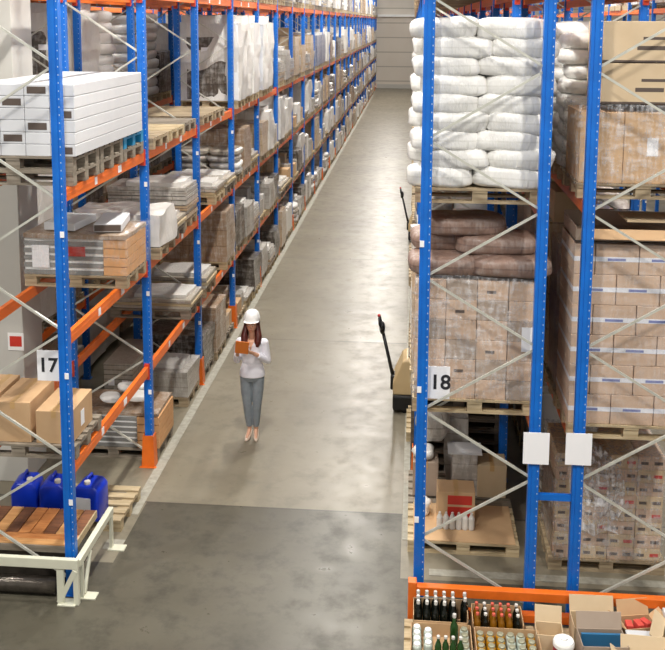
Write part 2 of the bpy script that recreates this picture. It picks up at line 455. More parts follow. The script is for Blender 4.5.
# end barriers
def barrier_left():
    t = thing('end_barrier', 'cream steel barrier on bolted feet guarding the end of the left rack', 'barrier', (0, 8.56, 0))
    ob('rail', MB().b2(-5.0, -3.2, -.03, .02, .37, .475).mesh('rail', 'cream', bevel=.008), t)
    ob('rail', MB().b2(-3.25, -3.19, .02, 1.08, .37, .45).mesh('rail', 'cream', bevel=.008), t)
    ob('bracket', MB().bar((-3.4, -.01, .02), (-3.23, -.01, .36), .05, .05).b2(-3.42, -3.35, -.02, .01, 0, .37).b2(-3.25, -3.2, -.03, .02, 0, .37).mesh('bracket', 'cream'), t)
    ob('bracket', MB().bar((-3.2, .15, .02), (-3.2, .34, .37), .03, .03).b2(-3.22, -3.19, .08, .12, 0, .37).mesh('bracket', 'cream'), t)
    ob('bracket', MB().b2(-3.22, -3.19, 1.0, 1.05, 0, .37).mesh('bracket', 'cream'), t)
    for x, y in ((-3.32, -.0), (-3.16, .13), (-3.14, 1.02)):
        ob('foot_plate', MB().b2(x - .09, x + .09, y - .06, y + .06, 0, .012).mesh('plate', 'cream'), t)
barrier_left()
def barrier_right():
    t = thing('end_barrier', 'orange two-rail steel barrier across the end of the right racks', 'barrier', (0, 8.5, 0))
    ob('rail', MB().b2(.03, 3.4, -.05, .03, .355, .445).mesh('rail', 'guard', bevel=.006), t)
    ob('rail', MB().b2(.03, 3.4, -.05, .03, .14, .22).mesh('rail', 'guard', bevel=.006), t)
    ob('post', MB().b2(.03, .11, -.06, .04, 0, .49).mesh('p', 'guard', bevel=.006), t)
    ob('post', MB().b2(3.3, 3.4, -.06, .04, 0, .49).mesh('p', 'guard', bevel=.006), t)
barrier_right()

# hanging cards
def card(x0, x1, z0, z1, y, txt, label):
    t = thing('aisle_sign', label, 'sign', ((x0 + x1) / 2, y, z0))
    w = x1 - x0
    ob('card', MB().b2(-w / 2, w / 2, -.003, .003, 0, z1 - z0).mesh('card', 'paper'), t)
    if txt:
        cu = bpy.data.curves.new('txt', 'FONT'); cu.body = txt[0]; cu.size = txt[1]; cu.align_x = 'CENTER'; cu.align_y = 'CENTER'; cu.extrude = .001; cu.offset = .004
        o = bpy.data.objects.new('tmp', cu); COL.objects.link(o)
        bpy.context.view_layer.update(); me = bpy.data.meshes.new_from_object(o.evaluated_get(bpy.context.evaluated_depsgraph_get()))
        bpy.data.objects.remove(o); me.materials.clear(); me.materials.append(M['ink'])
        n = ob('number', me, t, (txt[2], -.006, (z1 - z0) / 2)); n.rotation_euler = (PI / 2, 0, 0)
card(-3.64, -3.36, 2.2, 2.51, 8.79, ('17', .2, -.03), 'white card with the number 17 beside the first left post')
card(.15, .39, 2.17, 2.49, 8.79, ('18', .2, .03), 'white card with the number 18 beside the first right post')
card(1.08, 1.32, 1.62, 1.93, 8.655, None, 'blank white card on the second post, left of two blank cards')
card(1.47, 1.71, 1.63, 1.94, 8.655, None, 'blank white card on the third post, right of two blank cards')

# ------------------------------------------------------------------ pallets
def pallet_proto(matn, name='wooden_pallet', detailed=True):
    key = (matn, detailed)
    if key in _proto: return _proto[key]
    deck = MB()
    for k in range(5): y = -.35 + k * .175; deck.b2(-.6, .6, y - .055, y + .055, .122, .144)
    for x in (-.53, 0, .53): deck.b2(x - .07, x + .07, -.4, .4, .1, .122)
    blk = MB().b2(-.07, .07, -.05, .05, .022, .1)
    run = MB().b2(-.6, .6, -.05, .05, 0, .022)
    if detailed:
        r = (deck.mesh('deck', matn), blk.mesh('block', matn), run.mesh('runner', matn))
    else:
        d = deck
        for x in (-.53, 0, .53):
            for y in (-.34, 0, .34): d.b2(x - .07, x + .07, y - .05, y + .05, .022, .1)
        for y in (-.34, 0, .34): d.b2(-.6, .6, y - .05, y + .05, 0, .022)
        r = d.mesh('pallet', matn)
    _proto[key] = r; return r
npal = 0
PALSRC = {}
stuffpal = []
def pallet(x, y, z, label, mat='wood', detailed=False, rz=0, group='wooden pallets in the racks'):
    global npal
    npal += 1
    if detailed:
        if mat in PALSRC: return dup(PALSRC[mat], label, (x, y, z), rz, group)
        d, b, r = pallet_proto(mat); t = thing('wooden_pallet', label, 'pallet', (x, y, z), rz, group); PALSRC[mat] = t
        ob('deck', d, t)
        for yy in (-.34, 0, .34):
            ob('runner', r, t, (0, yy, 0))
            for xx in (-.53, 0, .53): ob('block', b, t, (xx, yy, 0))
        return t
    return tag(ob('wooden_pallet', pallet_proto(mat, detailed=False), None, (x, y, z), rz), label, 'pallet', group)

# ------------------------------------------------------------------ generic loads (one wrapped unit each)
LOADS = {}
def load_mesh(kind, var):
    k = (kind, var)
    if k in LOADS: return LOADS[k]
    r = random.Random(hash((len(kind) * 31 + ord(kind[0]) * 7 + ord(kind[-1]), var))); b = MB(); sm = False
    if kind == 'tall_white':
        h = r.choice([1.05, 1.1]); b.lump((0, 0, h / 2), (1.16, .78, h), 'w_white', 8, .025, var, .01); b.lump((0, 0, h + .05), (.9, .6, .12), 'w_white', 5, .03, var + 3)
    elif kind == 'giant_white':
        h = 1.42; b.lump((0, 0, h / 2), (1.18, .8, h), 'w_white', 10, .025, var, .01); b.b2(.5, .585, -.405, -.39, .02, h - .03, 'white'); b.b2(-.585, -.5, -.405, -.39, .02, h - .03, 'white')
        b.lump((0, -.385, h * .42), (.74, .05, h * .8), 'w_dark', 8, .01, var + 5); b.b2(-.1, .06, -.418, -.414, .9, .98, 'paper')
        b.lump((0, 0, h + .06), (1.0, .62, .16), 'w_white', 6, .03, var + 3)
    elif kind == 'grey_block':
        h = r.uniform(.5, .95); b.lump((0, 0, h / 2), (1.16, .78, h), 'w_grey', 8, .012, var)
        b.lump((.2, 0, h + .04), (.5, .5, .1), 'w_white', 5, .02, var)
    elif kind == 'dark_block':
        h = r.uniform(.6, 1.0); b.lump((0, 0, h / 2), (1.16, .78, h), 'w_dark', 8, .02, var)
    elif kind == 'brown_block':
        h = r.uniform(.6, 1.05); b.lump((0, 0, h / 2), (1.14, .78, h), 'w_brown', 8, .012, var)
    elif kind == 'carton_block':
        h = r.choice([.78, 1.04]); b.lump((0, 0, h / 2), (1.18, .78, h), 'w_carton', 8, .006, var)
        b.b2(-.55, -.1, -.38, .35, h, h + .22, 'carton_pale')
    elif kind == 'sheets':
        z = 0
        for i in range(r.randint(3, 7)):
            t = r.uniform(.05, .09); b.box((r.uniform(-.02, .02), r.uniform(-.01, .01), z + t / 2), (1.16, .76, t * .85), r.choice(['w_sheet', 'woodlight', 'w_grey', 'w_tan'])); z += t
        b.lump((.1, 0, z + .03), (.8, .6, .07), 'w_white', 5, .02, var)
    elif kind == 'sacks':
        z = 0
        for i in range(r.randint(4, 6)):
            for e in (-1, 1):
                b.ell((e * .3 + r.uniform(-.02, .02), r.uniform(-.02, .02), z + .08), (.31, .38, .1), r.choice(['w_bag', 'w_grey', 'w_sheet']), 14, 8, None, .6, .03, var + i + e)
            z += .155
        sm = True
    elif kind == 'sack_tower':
        for i in range(9):
            for e in (-1, 1):
                b.ell((e * .29 + r.uniform(-.03, .03), r.uniform(-.02, .02), .08 + i * .165), (.32, .39, .1), 'w_bag', 14, 8, None, .55, .035, var * 5 + i + e, 4)
        sm = True
    elif kind == 'rolls':
        for i in range(5):
            x = -.46 + i * .23; h = r.uniform(.55, 1.0)
            for y in (-.25, .02, .28): b.lathe((x, y, 0), [(.1, 0), (.11, .02), (.11, h), (.09, h + .02), (.04, h + .03)], 12, r.choice(['w_white', 'w_grey', 'w_white']))
    elif kind == 'mixed':
        for x, y, w, d, h in ((-.35, -.15, .42, .44, .5), (.08, -.15, .4, .44, .72), (.42, -.15, .26, .42, .34), (-.3, .24, .5, .3, .8), (.25, .24, .56, .3, .45)):
            h *= r.uniform(.7, 1.2); b.box((x, y, h / 2), (w, d, h), r.choice(['carton', 'carton_pale', 'w_white', 'w_grey', 'w_carton', 'flatpack']))
    elif kind == 'stripes':
        z = .0
        for i in range(6):
            b.box((-.14, 0, z + .035), (.86, .74, .06), 'slat'); b.box((-.14, 0, z + .078), (.84, .72, .03), 'white'); z += .095
        for i in range(4): b.box((.44, 0, .07 + i * .14), (.29, .76, .125), 'tan')
        b.lump((0, 0, .6), (1.16, .76, .05), 'w_brown', 6, .01, var)
    elif kind == 'bluecrates':
        b.lump((0, 0, .5), (1.16, .78, 1.0), 'w_bluish', 6, .008, var); b.lump((0, 0, 1.04), (1.1, .7, .08), 'w_white', 5, .02, var)
    elif kind == 'pipes':
        for i in range(7):
            for j in range(3): b.tube([(-.58, -.3 + i * .1, .06 + j * .09), (.58, -.3 + i * .1, .06 + j * .09)], .045, 10, r.choice(['steel', 'w_white', 'w_grey']))
    me = b.mesh(kind, smooth=sm); LOADS[k] = me; return me
DESC = {'tall_white': ('white_bale', 'white film-wrapped bale', 'bale'), 'giant_white': ('shrink_wrapped_unit', 'big white shrink-wrapped unit', 'load'),
        'grey_block': ('grey_wrapped_load', 'grey film-wrapped load', 'load'), 'dark_block': ('dark_wrapped_load', 'dark film-wrapped load', 'load'),
        'brown_block': ('brown_wrapped_load', 'brown film-wrapped load', 'load'), 'carton_block': ('carton_stack', 'block of wrapped pale cartons', 'carton stack'),
        'sheets': ('sheet_stack', 'low stack of boards', 'stack'), 'sack_tower': ('sack_stack', 'tall stack of white sacks', 'sacks'), 'sacks': ('sack_pile', 'pile of pale sacks', 'sacks'),
        'rolls': ('roll_bundle', 'bundle of upright white rolls', 'rolls'), 'mixed': ('mixed_load', 'mixed cartons and packs', 'load'),
        'stripes': ('slat_stack', 'striped panels with tan end', 'stack'), 'bluecrates': ('crate_stack', 'wrapped stack of blue-grey crates', 'crates'),
        'pipes': ('pipe_bundle', 'low bundle of steel pipes', 'pipes')}
KINDS = ['tall_white', 'grey_block', 'dark_block', 'brown_block', 'carton_block', 'sheets', 'sheets', 'sacks', 'rolls', 'mixed', 'tall_white', 'grey_block', 'sacks', 'mixed']
GROUPS = {}
def load(kind, var, x, y, z, where, sc=1, rz=0, sx=1):
    n, d, c = DESC[kind]
    o = ob(n, load_mesh(kind, var), None, (x, y, z), rz); o.scale = (sx, 1, sc)
    tag(o, f'{d}, {where}', c, f'{c} units in the warehouse racks'); return o
LVN = ['floor', 'lowest shelf', 'second shelf', 'third shelf', 'top shelf']
POS = ['near end', 'middle', 'far end']
def fill(xc, bay, lev, z, rackname, kinds=KINDS, spec=None, pal=True, sl=(0, 1, 2), over=0, hmax=None):
    for s in sl:
        y = FIRST_Y + bay * PITCH + .06 + .46 + s * .87
        kd = spec[s] if spec and spec[s] else rnd.choice(kinds)
        if kd == 'none': continue
        w = f'{POS[s]} of {ORD[bay]} bay, {LVN[lev]}, {rackname}'
        x = xc + rnd.uniform(-.03, .03)
        if pal and xc < -3 and bay >= 12 or xc > -1 and bay > 6: stuffpal.append((x, y, z + .001))
        elif pal: pallet(x, y, z + .001, f'wooden pallet, {w}', rnd.choice(['wood', 'woodgrey', 'wood', 'woodlight']), bay < 3)
        if kd == 'empty': continue
        h = 1 
        if lev == 0: h = rnd.uniform(.65, .95)
        if lev in (1, 2) and hmax is None: h = rnd.uniform(.75, 1.0)
        if hmax: h = hmax * rnd.uniform(.9, 1)
        load(kd, rnd.randint(0, 2), x + over, y, z + .146 + (.004 if kd in ('tall_white','grey_block') else 0), w, h)

XLc = -3.85
RL = 'left rack'
# bay 1 is hand made below; bay 2 onwards:
spec = {
 (1, 0): ['stripes', 'none', 'grey_block'], (1, 1): ['none', 'none', 'sheets'], (1, 2): ['none', 'sheets', 'sheets'], (1, 3): ['empty', 'empty', 'empty'],
 (2, 0): ['dark_block', 'brown_block', 'mixed'], (2, 1): ['sheets', 'none', 'brown_block'], (2, 2): ['none', 'sheets', 'sheets'], (2, 3): ['empty', 'empty', 'none'],
 (3, 0): ['mixed', 'sheets', 'dark_block'], (3, 1): ['dark_block', 'grey_block', 'sheets'], (3, 2): ['sacks', 'brown_block', 'sheets'], (3, 3): ['giant_white', 'giant_white', 'giant_white'],
 (4, 0): ['grey_block', 'sheets', 'dark_block'], (4, 1): ['mixed', 'grey_block', 'dark_block'], (4, 2): ['carton_block', 'tall_white', 'mixed'], (4, 3): ['giant_white', 'giant_white', 'none'],
 (5, 2): ['tall_white', 'rolls', 'tall_white'], (5, 3): ['sheets', 'grey_block', 'sheets'], (5, 1): ['sheets', 'sheets', 'mixed'],
 (6, 3): ['carton_block', 'sheets', 'carton_block'], (7, 3): ['sheets', 'carton_block', 'grey_block'], (8, 3): ['bluecrates', 'bluecrates', 'bluecrates'], (9, 3): ['bluecrates', 'tall_white', 'tall_white'],
}
for bay in range(1, NB):
    for lev in range(5):
        if lev == 4 and bay < 2: continue
        z = 0 if lev == 0 else LV[lev - 1]
        sp = spec.get((bay, lev))
        fill(XLc, bay, lev, z, RL, KINDS, sp, True, over=.03)
# second left row: what shows through the first
for bay in range(1, 9):
    for lev in range(5):
        z = 0 if lev == 0 else LV[lev - 1]
        sp = {(2, 3): ['giant_white', 'sack_tower', 'none'], (3, 3): ['sack_tower', 'sack_tower', 'dark_block'], (1, 3): ['dark_block', 'none', 'none']}.get((bay, lev))
        fill(-5.72, bay, lev, z, 'second left rack', ['dark_block', 'brown_block', 'grey_block', 'carton_block', 'sacks', 'tall_white'], sp, bay < 4 and lev > 0, hmax=1.15 if lev in (1, 2, 3) else None)
for bay in range(1, 6):
    for lev in range(2, 5):
        z = 0 if lev == 0 else LV[lev - 1]
        fill(-10.0, bay, lev, z, 'third left rack', ['dark_block', 'brown_block', 'tall_white'], None, False, hmax=1.2)

# right rack, bays 2 onwards: bulging white sacks and wrapped goods
for bay in range(1, NB):
    for lev, z, hm in ((0, 0, 1.3), (2, 1.96, 1.5), (3, 4.04, 1.0), (4, 6.1, 1)):
        if lev == 4 and bay < 1: continue
        fill(.6, bay, lev, z, 'rack 18', ['sack_tower'] if lev == 3 else ['sacks', 'tall_white', 'sacks', 'carton_block', 'grey_block'] if lev else ['dark_block', 'grey_block', 'mixed', 'sheets'], {(1, 0): ['none', 'dark_block', 'mixed']}.get((bay, lev)), True, hmax=hm if lev else .9, over=.08)
for bay in range(0, 5):
    for lev, z, hm in ((0, 0, .9), (2, 1.76, 1.6), (3, 4.1, 1.5), (4, 6.1, 1)):
        if bay == 0 and lev != 4: sl = (1, 2)
        else: sl = (0, 1, 2)
        if lev == 4 and bay < 1: continue
        if lev == 3: hm = 1.0
        fill(2.13, bay, lev, z, 'right-edge rack', ['sack_tower'] if lev == 3 else ['brown_block', 'carton_block', 'tall_white', 'sacks'], None, bay < 2, sl=sl, hmax=hm)
for bay in range(3, 9):
    for lev, z in ((3, 4.1), (4, 6.1)):
        fill(6.75, bay, lev, z, 'farthest right rack', ['tall_white', 'carton_block', 'brown_block'], None, False)
# bay 1 back parts of rack 18
fill(.6, 0, 2, 1.96, 'rack 18', spec=['none', 'carton_block', 'tall_white'], sl=(1, 2), hmax=1.1)
fill(.63, 0, 3, 4.04, 'rack 18', spec=['none', 'sack_tower', 'sack_tower'], sl=(1, 2), hmax=1.0)

if stuffpal:
    b = MB()
    for x, y, z in stuffpal: b.b2(x - .6, x + .6, y - .4, y + .4, z + .12, z + .144).b2(x - .6, x - .5, y - .4, y + .4, z, z + .12).b2(x + .5, x + .6, y - .4, y + .4, z, z + .12)
    tag(ob('wooden_pallets', b.mesh('pallets', 'wood')), 'many small wooden pallets in the farthest bays of the racks', 'pallets', kind='stuff')

wood_mat('wooddark', '6e6152', '4d4238')
# ------------------------------------------------------------------ cartons, sacks and other single goods
def carton(name, w, d, h, mat, label, loc, group=None, tape=True, lab=None, rz=0, prints=None, band=False, cat='box'):
    key = ('c', w, d, h, mat, tape, lab, prints, band)
    if key in PALSRC: return dup(PALSRC[key], label, loc, rz, group)
    t = thing(name, label, cat, loc, rz, group); PALSRC[key] = t
    ob('body', MB().b2(-w / 2, w / 2, -d / 2, d / 2, 0, h).mesh('body', mat, bevel=.006), t)
    if tape: ob('tape', MB().b2(-.025, .025, -d / 2 - .0015, d / 2 + .0015, h - .07, h + .0015).mesh('tape', 'tape'), t)
    if band: ob('tape', MB().b2(-w / 2 - .001, w / 2 + .001, -d / 2 - .0015, d / 2, h * .5 - .02, h * .5 + .025, 'whitetape').b2(-w * .22, w * .2, -d / 2 - .003, -d / 2, h * .5 - .012, h * .5 + .012, 'printblue').mesh('band'), t)
    if lab: ob('shipping_label', MB().b2(lab[0] - lab[2] / 2, lab[0] + lab[2] / 2, -d / 2 - .003, -d / 2, lab[1], lab[1] + lab[3]).mesh('lab', 'paper'), t)
    if prints:
        p = MB()
        for x0, x1, z0, z1, m in prints: p.b2(x0 * w, x1 * w, -d / 2 - .002, -d / 2 + .001, z0 * h, z1 * h, m)
        ob('print', p.mesh('print'), t)
    return t
def shell(name, mat, x0, x1, y0, y1, z0, z1, label, amp=.012, seed=0, n=12):
    b = MB().lump(((x0 + x1) / 2, (y0 + y1) / 2, (z0 + z1) / 2), (x1 - x0, y1 - y0, z1 - z0), mat, n, amp, seed)
    return tag(ob(name, b.mesh('film', smooth=True)), label, 'film')

# rack 18, third shelf level: white sacks
SACK = [MB().ell((0, 0, 0), (.315, .205, .104), 'w_bag', 30, 14, None, .45, .034, k, 5).mesh('sack', smooth=True) for k in range(5)]
pallet(.63, 9.28, 4.045, 'wooden pallet under the white sacks on the upper shelf of rack 18', 'wood', True)
for r in range(9):
    for k, (sx, sy) in enumerate(((-.3, -.2), (.3, -.2), (-.3, .2), (.3, .2))):
        off = .05 * (1 if r % 2 else -1)
        if r == 8 and k in (2,): continue
        o = ob('sack', SACK[(r * 3 + k) % 5], None, (.64 + sx + off * (1 if k < 2 else -1) + rnd.uniform(-.02, .02), 9.28 + sy, 4.2 + .087 + r * .172), rnd.uniform(-.07, .07))
        o.rotation_euler[1] = rnd.uniform(-.05, .05); o.scale = (1, 1, 1)
        tag(o, f'full white sack, {ORD[r]} layer from the pallet, {"front" if k < 2 else "rear"} {"left" if k % 2 == 0 else "right"}, in rack 18', 'sack', 'white sacks stacked in rack 18')


# rack 18, middle level: cartons under film with brown sacks on top
pallet(.64, 9.35, 1.965, 'wooden pallet under the wrapped cartons on the middle shelf of rack 18', 'woodlight', True)
for r in range(6):
    for c in range(4):
        for d in range(2):
            carton('carton', .29, .385, .195, 'carton_pink' if (r + c) % 3 else 'carton_grey', f'small carton in {ORD[r]} row up, {ORD[c]} column, {"front" if d == 0 else "rear"}, under film in rack 18',
                   (.64 - .4425 + c * .295, 9.155 + d * .39, 2.11 + r * .197), 'small cartons under film in rack 18', tape=False, rz=rnd.uniform(-.01, .01),
                   prints=((-.2, .1, .35, .5, 'printdark'),) if (r * c) % 3 == 1 else None)
shell('stretch_film', 'film_thin', .03, 1.25, 8.93, 9.77, 2.1, 3.33, 'shiny clear stretch film wrapped round the small cartons in rack 18', .012, 3, 14)
tag(ob('document_sheet', MB().b2(1.06, 1.2, 8.905, 8.909, 2.62, 2.86).mesh('sheet', 'paper')), 'white delivery sheet stuck on the film of the small cartons', 'paper')
BS = [MB().ell((0, 0, 0), (.4, .26, .1), 'w_brownbag', 28, 14, None, .5, .03, k + 9, 4).mesh('sack', smooth=True) for k in range(3)]
for i, (x, y, z, a, d) in enumerate(((.38, 9.2, 3.41, .05, 'front left in the lowest layer'), (.85, 9.55, 3.41, -.1, 'rear right in the lowest layer'), (.95, 9.15, 3.42, 0, 'front right in the lowest layer'),
                              (.4, 9.5, 3.58, .1, 'rear left in the second layer'), (.82, 9.3, 3.6, -.08, 'right in the second layer'), (.52, 9.35, 3.77, .15, 'topmost'))):
    o = ob('brown_sack', BS[i % 3], None, (x, y, z), a); tag(o, f'brown sack {d} on the film-wrapped cartons', 'sack', 'brown sacks on the wrapped cartons')

# rack 18, floor: cardboard sheet, red printed carton and odds and ends
pallet(.62, 10.2, 0, 'wooden pallet on the floor of rack 18 under the cardboard sheet', 'woodlight', True)
tag(ob('cardboard_sheet', MB().b2(-.0, 1.1, -.4, .42, 0, .012).mesh('sheet', 'carton', bevel=.003), None, (.08, 10.2, .145)), 'flat brown cardboard sheet lying on the floor pallet in rack 18', 'cardboard')
pallet(.62, 11.05, 0, 'wooden pallet behind the cardboard-covered pallet in rack 18', 'woodgrey', True)
carton('carton', .42, .3, .38, 'carton', 'brown carton printed in red at the front of the floor pallet', (.55, 10.3, .159), None, lab=None,
       prints=((-.22, .42, .62, .9, 'printred'), (-.22, .42, .2, .55, 'printred'), (-.48, -.1, .02, .14, 'printred')))
for k in range(6):
    q = MB().lathe((0, 0, 0), [(.03, 0), (.034, .01), (.034, .13), (.015, .17), (.014, .19)], 12).mesh('bottle', 'cap')
    t = tag(ob('small_bottle', q, None, (.37 + k * .07, 10.06, .159)), f'small pale bottle, {ORD[k]} from the left before the red printed carton', 'bottle', 'small bottles before the red printed carton')
def bundle(x, y, z, s, lab, m='w_grey', seed=0):
    tag(ob('wrapped_bundle', MB().ell((0, 0, s[2]), s, m, 20, 12, None, .7, .04, seed, 7).mesh('bundle', smooth=True), None, (x, y, z)), lab, 'bundle')
bundle(.18, 10.4, .159, (.09, .12, .1), 'white plastic bag left of the red printed carton', 'w_bag', 4)
carton('carton', .3, .3, .42, 'carton_grey', 'grey-brown carton behind the red printed carton', (.22, 10.95, .145), None)
bundle(.2, 10.95, .565, (.13, .14, .07), 'crumpled white film bundle on the grey-brown carton', 'w_white', 5)
bundle(.3, 11.15, .7, (.2, .16, .2), 'big foil-wrapped bundle high at the left of the floor bay', 'w_grey', 8)
t = thing('bottle_pack', 'grey shrink-wrapped pack standing behind the red printed carton', 'pack', (.68, 11.0, .145))
ob('pack', MB().lump((0, 0, .26), (.3, .3, .52), 'w_grey', 6, .01, 2).mesh('pack'), t); ob('top_sheet', MB().b2(-.2, .2, -.17, .15, .52, .535).mesh('s', 'flatpack'), t)
t = thing('bottle_pack', 'tall grey pack at the rear, above the topped pack', 'pack', (.6, 11.35, .145))
ob('pack', MB().lump((0, 0, .4), (.28, .26, .8), 'w_grey', 6, .015, 6).mesh('pack'), t)
carton('carton', .34, .34, .4, 'carton_pale', 'pale carton right of the grey pack on the floor pallet', (1.0, 11.0, .145), None)
for k in range(8): pallet(.64, 12.1, k * .146, f'dark wooden pallet, {ORD[k]} from the floor in the stack inside rack 18', 'wooddark', False, 0, 'stacked empty pallets in rack 18')

# right rack B, middle level: large banded cartons
pallet(2.13, 9.35, 1.765, 'wooden pallet under the banded brown cartons at right', 'woodlight', True)
rows = [(.395, .395, .395), (.19, .395, .395, .19)]
for r in range(6):
    ws = rows[r % 2]; x = 2.13 - .6
    for c, wd in enumerate(ws):
        for d in range(2):
            carton('carton', wd, .385, .292, 'carton_pink', f'white-banded brown carton, {ORD[r]} row up, {ORD[c]} from left, {"front" if d == 0 else "rear"}, right rack',
                   (x + wd / 2 + .004 * c, 9.155 + d * .39, 1.911 + r * .294), 'banded cartons in the right rack', tape=False, band=True)
        x += wd + .004
shell('stretch_film', 'film_faint', 1.5, 2.76, 8.93, 9.77, 1.9, 3.7, 'clear stretch film round the tall stack of banded cartons at right', .01, 5)
t = thing('open_carton', 'brown open cardboard tray with folded flaps on the banded cartons', 'box', (2.13, 9.3, 3.7))
ob('body', MB().b2(-.6, .6, -.36, -.35, 0, .12).b2(-.6, .6, .35, .36, 0, .16).b2(-.6, -.59, -.35, .35, 0, .14).b2(.59, .6, -.35, .35, 0, .14).b2(-.6, .6, -.36, .36, 0, .01).mesh('body', 'carton_grey'), t)
ob('flap', MB().bar((0, -.36, .12), (0, -.44, .04), 1.1, .008).mesh('flap', 'carton'), t)
ob('flap', MB().b2(-.1, .5, -.2, .2, .16, .175).mesh('flap', 'carton_pale'), t)

# right rack B, floor: many small cartons under film
pallet(2.1, 10.0, 0, 'wooden pallet on the floor under the small printed cartons at right', 'wood', True)
for r in range(8):
    for c in range(4):
        for d in range(2):
            if r == 7 and c in (1,): continue
            carton('carton', .27, .385, .143, 'carton_pale' if (r + c) % 2 else 'carton_pink', f'small printed carton, {ORD[r]} row up, {ORD[c]} from left, {"front" if d == 0 else "rear"}, floor, right rack',
                   (2.1 - .413 + c * .275, 9.805 + d * .39, .145 + r * .1445), 'small printed cartons on the floor of the right rack', tape=False,
                   prints=((-.4, -.12, .38, .6, 'printdark'), (.1, .42, .38, .62, 'printdark' if (r + c) % 3 else 'printred')))
shell('stretch_film', 'film_thin', 1.52, 2.66, 9.58, 10.42, .14, 1.32, 'clear stretch film round the small printed cartons on the floor', .018, 7)
def sheetfilm():
    b = MB(); n = 18; vs = []; fs = []
    for i in range(n + 1):
        for j in range(n + 1):
            u = i / n; v = j / n
            x = 1.62 + u * .5 + .18 * v * (1 - u) * 0 + .2 * (1 - v) * 0; z = 1.5 - v * 1.0
            w = .25 + .8 * math.sin(min(1, (v + .15)) * PI * .75); x = 1.66 + (u - .1) * .55 * w + .12 * v
            y = 9.5 - .05 * math.sin(u * 9 + v * 4) - .06 * noise.noise(Vector((u * 6, v * 7, 2)))
            vs.append((x, y, z))
    for i in range(n):
        for j in range(n): fs.append((i * (n + 1) + j, (i + 1) * (n + 1) + j, (i + 1) * (n + 1) + j + 1, i * (n + 1) + j + 1))
    b.add(vs, fs, 'film_thick'); return b.mesh('loose', smooth=True)
tag(ob('loose_film', sheetfilm()), 'crumpled clear film hanging loose in front of the small printed cartons', 'film')

# right rack B, upper level
pallet(2.13, 9.35, 4.105, 'wooden pallet under the big upper cartons at right', 'wood', True)
for c in range(3):
    for d in range(2):
        carton('carton', .395, .385, .66, 'carton', f'tall brown carton, {ORD[c]} from left, {"front" if d == 0 else "rear"}, below the big pale cartons', (1.735 + c * .4, 9.155 + d * .39, 4.25), 'tall cartons under the big pale cartons',
               tape=False, lab=(.06, .26, .1, .17) if c == 1 and d == 0 else None)
shell('stretch_film', 'film_thin', 1.5, 2.76, 8.93, 9.77, 4.24, 4.98, 'wrinkled white film round the tall brown cartons at right', .014, 9)
for k, (z, nm) in enumerate(((4.99, 'lower'), (5.37, 'upper'))):
    carton('large_carton', 1.02, .76, .37, 'carton_pale', f'{nm} of the two big pale printed cartons at top right', (2.22, 9.35, z), 'big pale cartons', tape=False,
           prints=((-.15, .15, .55, .62, 'printdark'), (-.2, .05, .3, .4, 'printdark'), (.1, .35, .3, .4, 'printdark'), (-.5, .5, .0, .05, 'printdark')))

# ------------------------------------------------------------------ left rack, first bay
for k in range(3):
    for z, n in ((4.115, 'lower'), (4.26, 'upper')):
        pallet(-3.88, 9.35 + k * .83, z, f'{n} {"blue " if k == 2 and n == "upper" else ""}pallet, {ORD[k]} along under the white flat-pack boxes', 'bluepallet' if k == 2 and n == 'upper' else 'woodgrey', True, 0, 'pallets under the white flat-pack boxes')
tag(ob('wooden_pallet', pallet_proto('bluepallet', detailed=False), None, (-3.86, 11.02, 4.435)), 'bright blue pallet at the far end under the white boxes', 'pallet') if False else None
nlay = 6
for r in range(nlay):
    for c in range(5):
        zz = 4.406 + r * .117
        if r == 5 and c == 0: continue
        g = 'white flat-pack boxes on the upper shelf'
        carton('flat_pack_box', .246, 2.3, .114, 'flatpack', f'long white flat-pack box, {ORD[r]} layer up, {ORD[c]} from left, on the upper shelf', (-4.49 + c * .2495 + .12, 10.11, zz), g, tape=False,
               prints=((-.38, .38, .2, .8, 'printdark'),) if (r * 5 + c) % 3 == 1 else None, cat='box')
tag(ob('blue_pallet', pallet_proto('bluepallet', detailed=False), None, (-3.86, 11.03, 4.0), 0), 'x', 'pallet') if False else None

# second shelf: striped panels with a red label, film over
pallet(-3.8, 10.75, 2.695, 'wooden pallet under the striped panels with the red label', 'wood', True)
t = thing('panel_stack', 'stack of grey and white striped panels with a red label, left rack', 'stack', (-3.8, 10.75, 2.841))
def striped(t, wd, h, n, dp=.78):
    b = MB(); p = h / n
    for i in range(n): b.b2(-wd / 2, wd * .27, -dp / 2, dp / 2, i * p, i * p + p * .62, 'slat')
    ob('grey_panels', b.mesh('p', 'slat'), t); b = MB()
    for i in range(n): b.b2(-wd / 2 + .01, wd * .27, -dp / 2 + .01, dp / 2 - .01, i * p + p * .62, (i + 1) * p)
    ob('white_spacers', b.mesh('p', 'white'), t); b = MB()
    for i in range(4): b.b2(wd * .275, wd / 2, -dp / 2, dp / 2, i * h / 4 + .004, (i + 1) * h / 4 - .004)
    ob('tan_blocks', b.mesh('p', 'tan'), t)
striped(t, 1.2, .42, 5); ob('red_label', MB().b2(-.1, .12, -.4, -.392, .22, .33).mesh('l', 'printred'), t); ob('white_label', MB().b2(-.5, -.3, -.4, -.392, .08, .34).mesh('l', 'paper'), t)
ob('top_film', MB().lump((0, 0, .445), (1.2, .8, .05), 'w_brown', 8, .01, 2).mesh('f', smooth=True), t)
shell('stretch_film', 'film_faint', -4.42, -3.18, 10.33, 11.3, 2.84, 3.3, 'clear film round the striped panels with the red label', .006, 11)
tag(ob('wrapped_packet', MB().b2(-.19, .19, -.3, .3, 0, .09).mesh('p', 'flatpack', bevel=.01), None, (-4.0, 10.8, 3.32), -.1), 'flat white packet on the left of the striped panels', 'packet')
t = thing('wrapped_packet', 'white packet with a dark end on top of the striped panels', 'packet', (-3.5, 10.8, 3.32), .15)
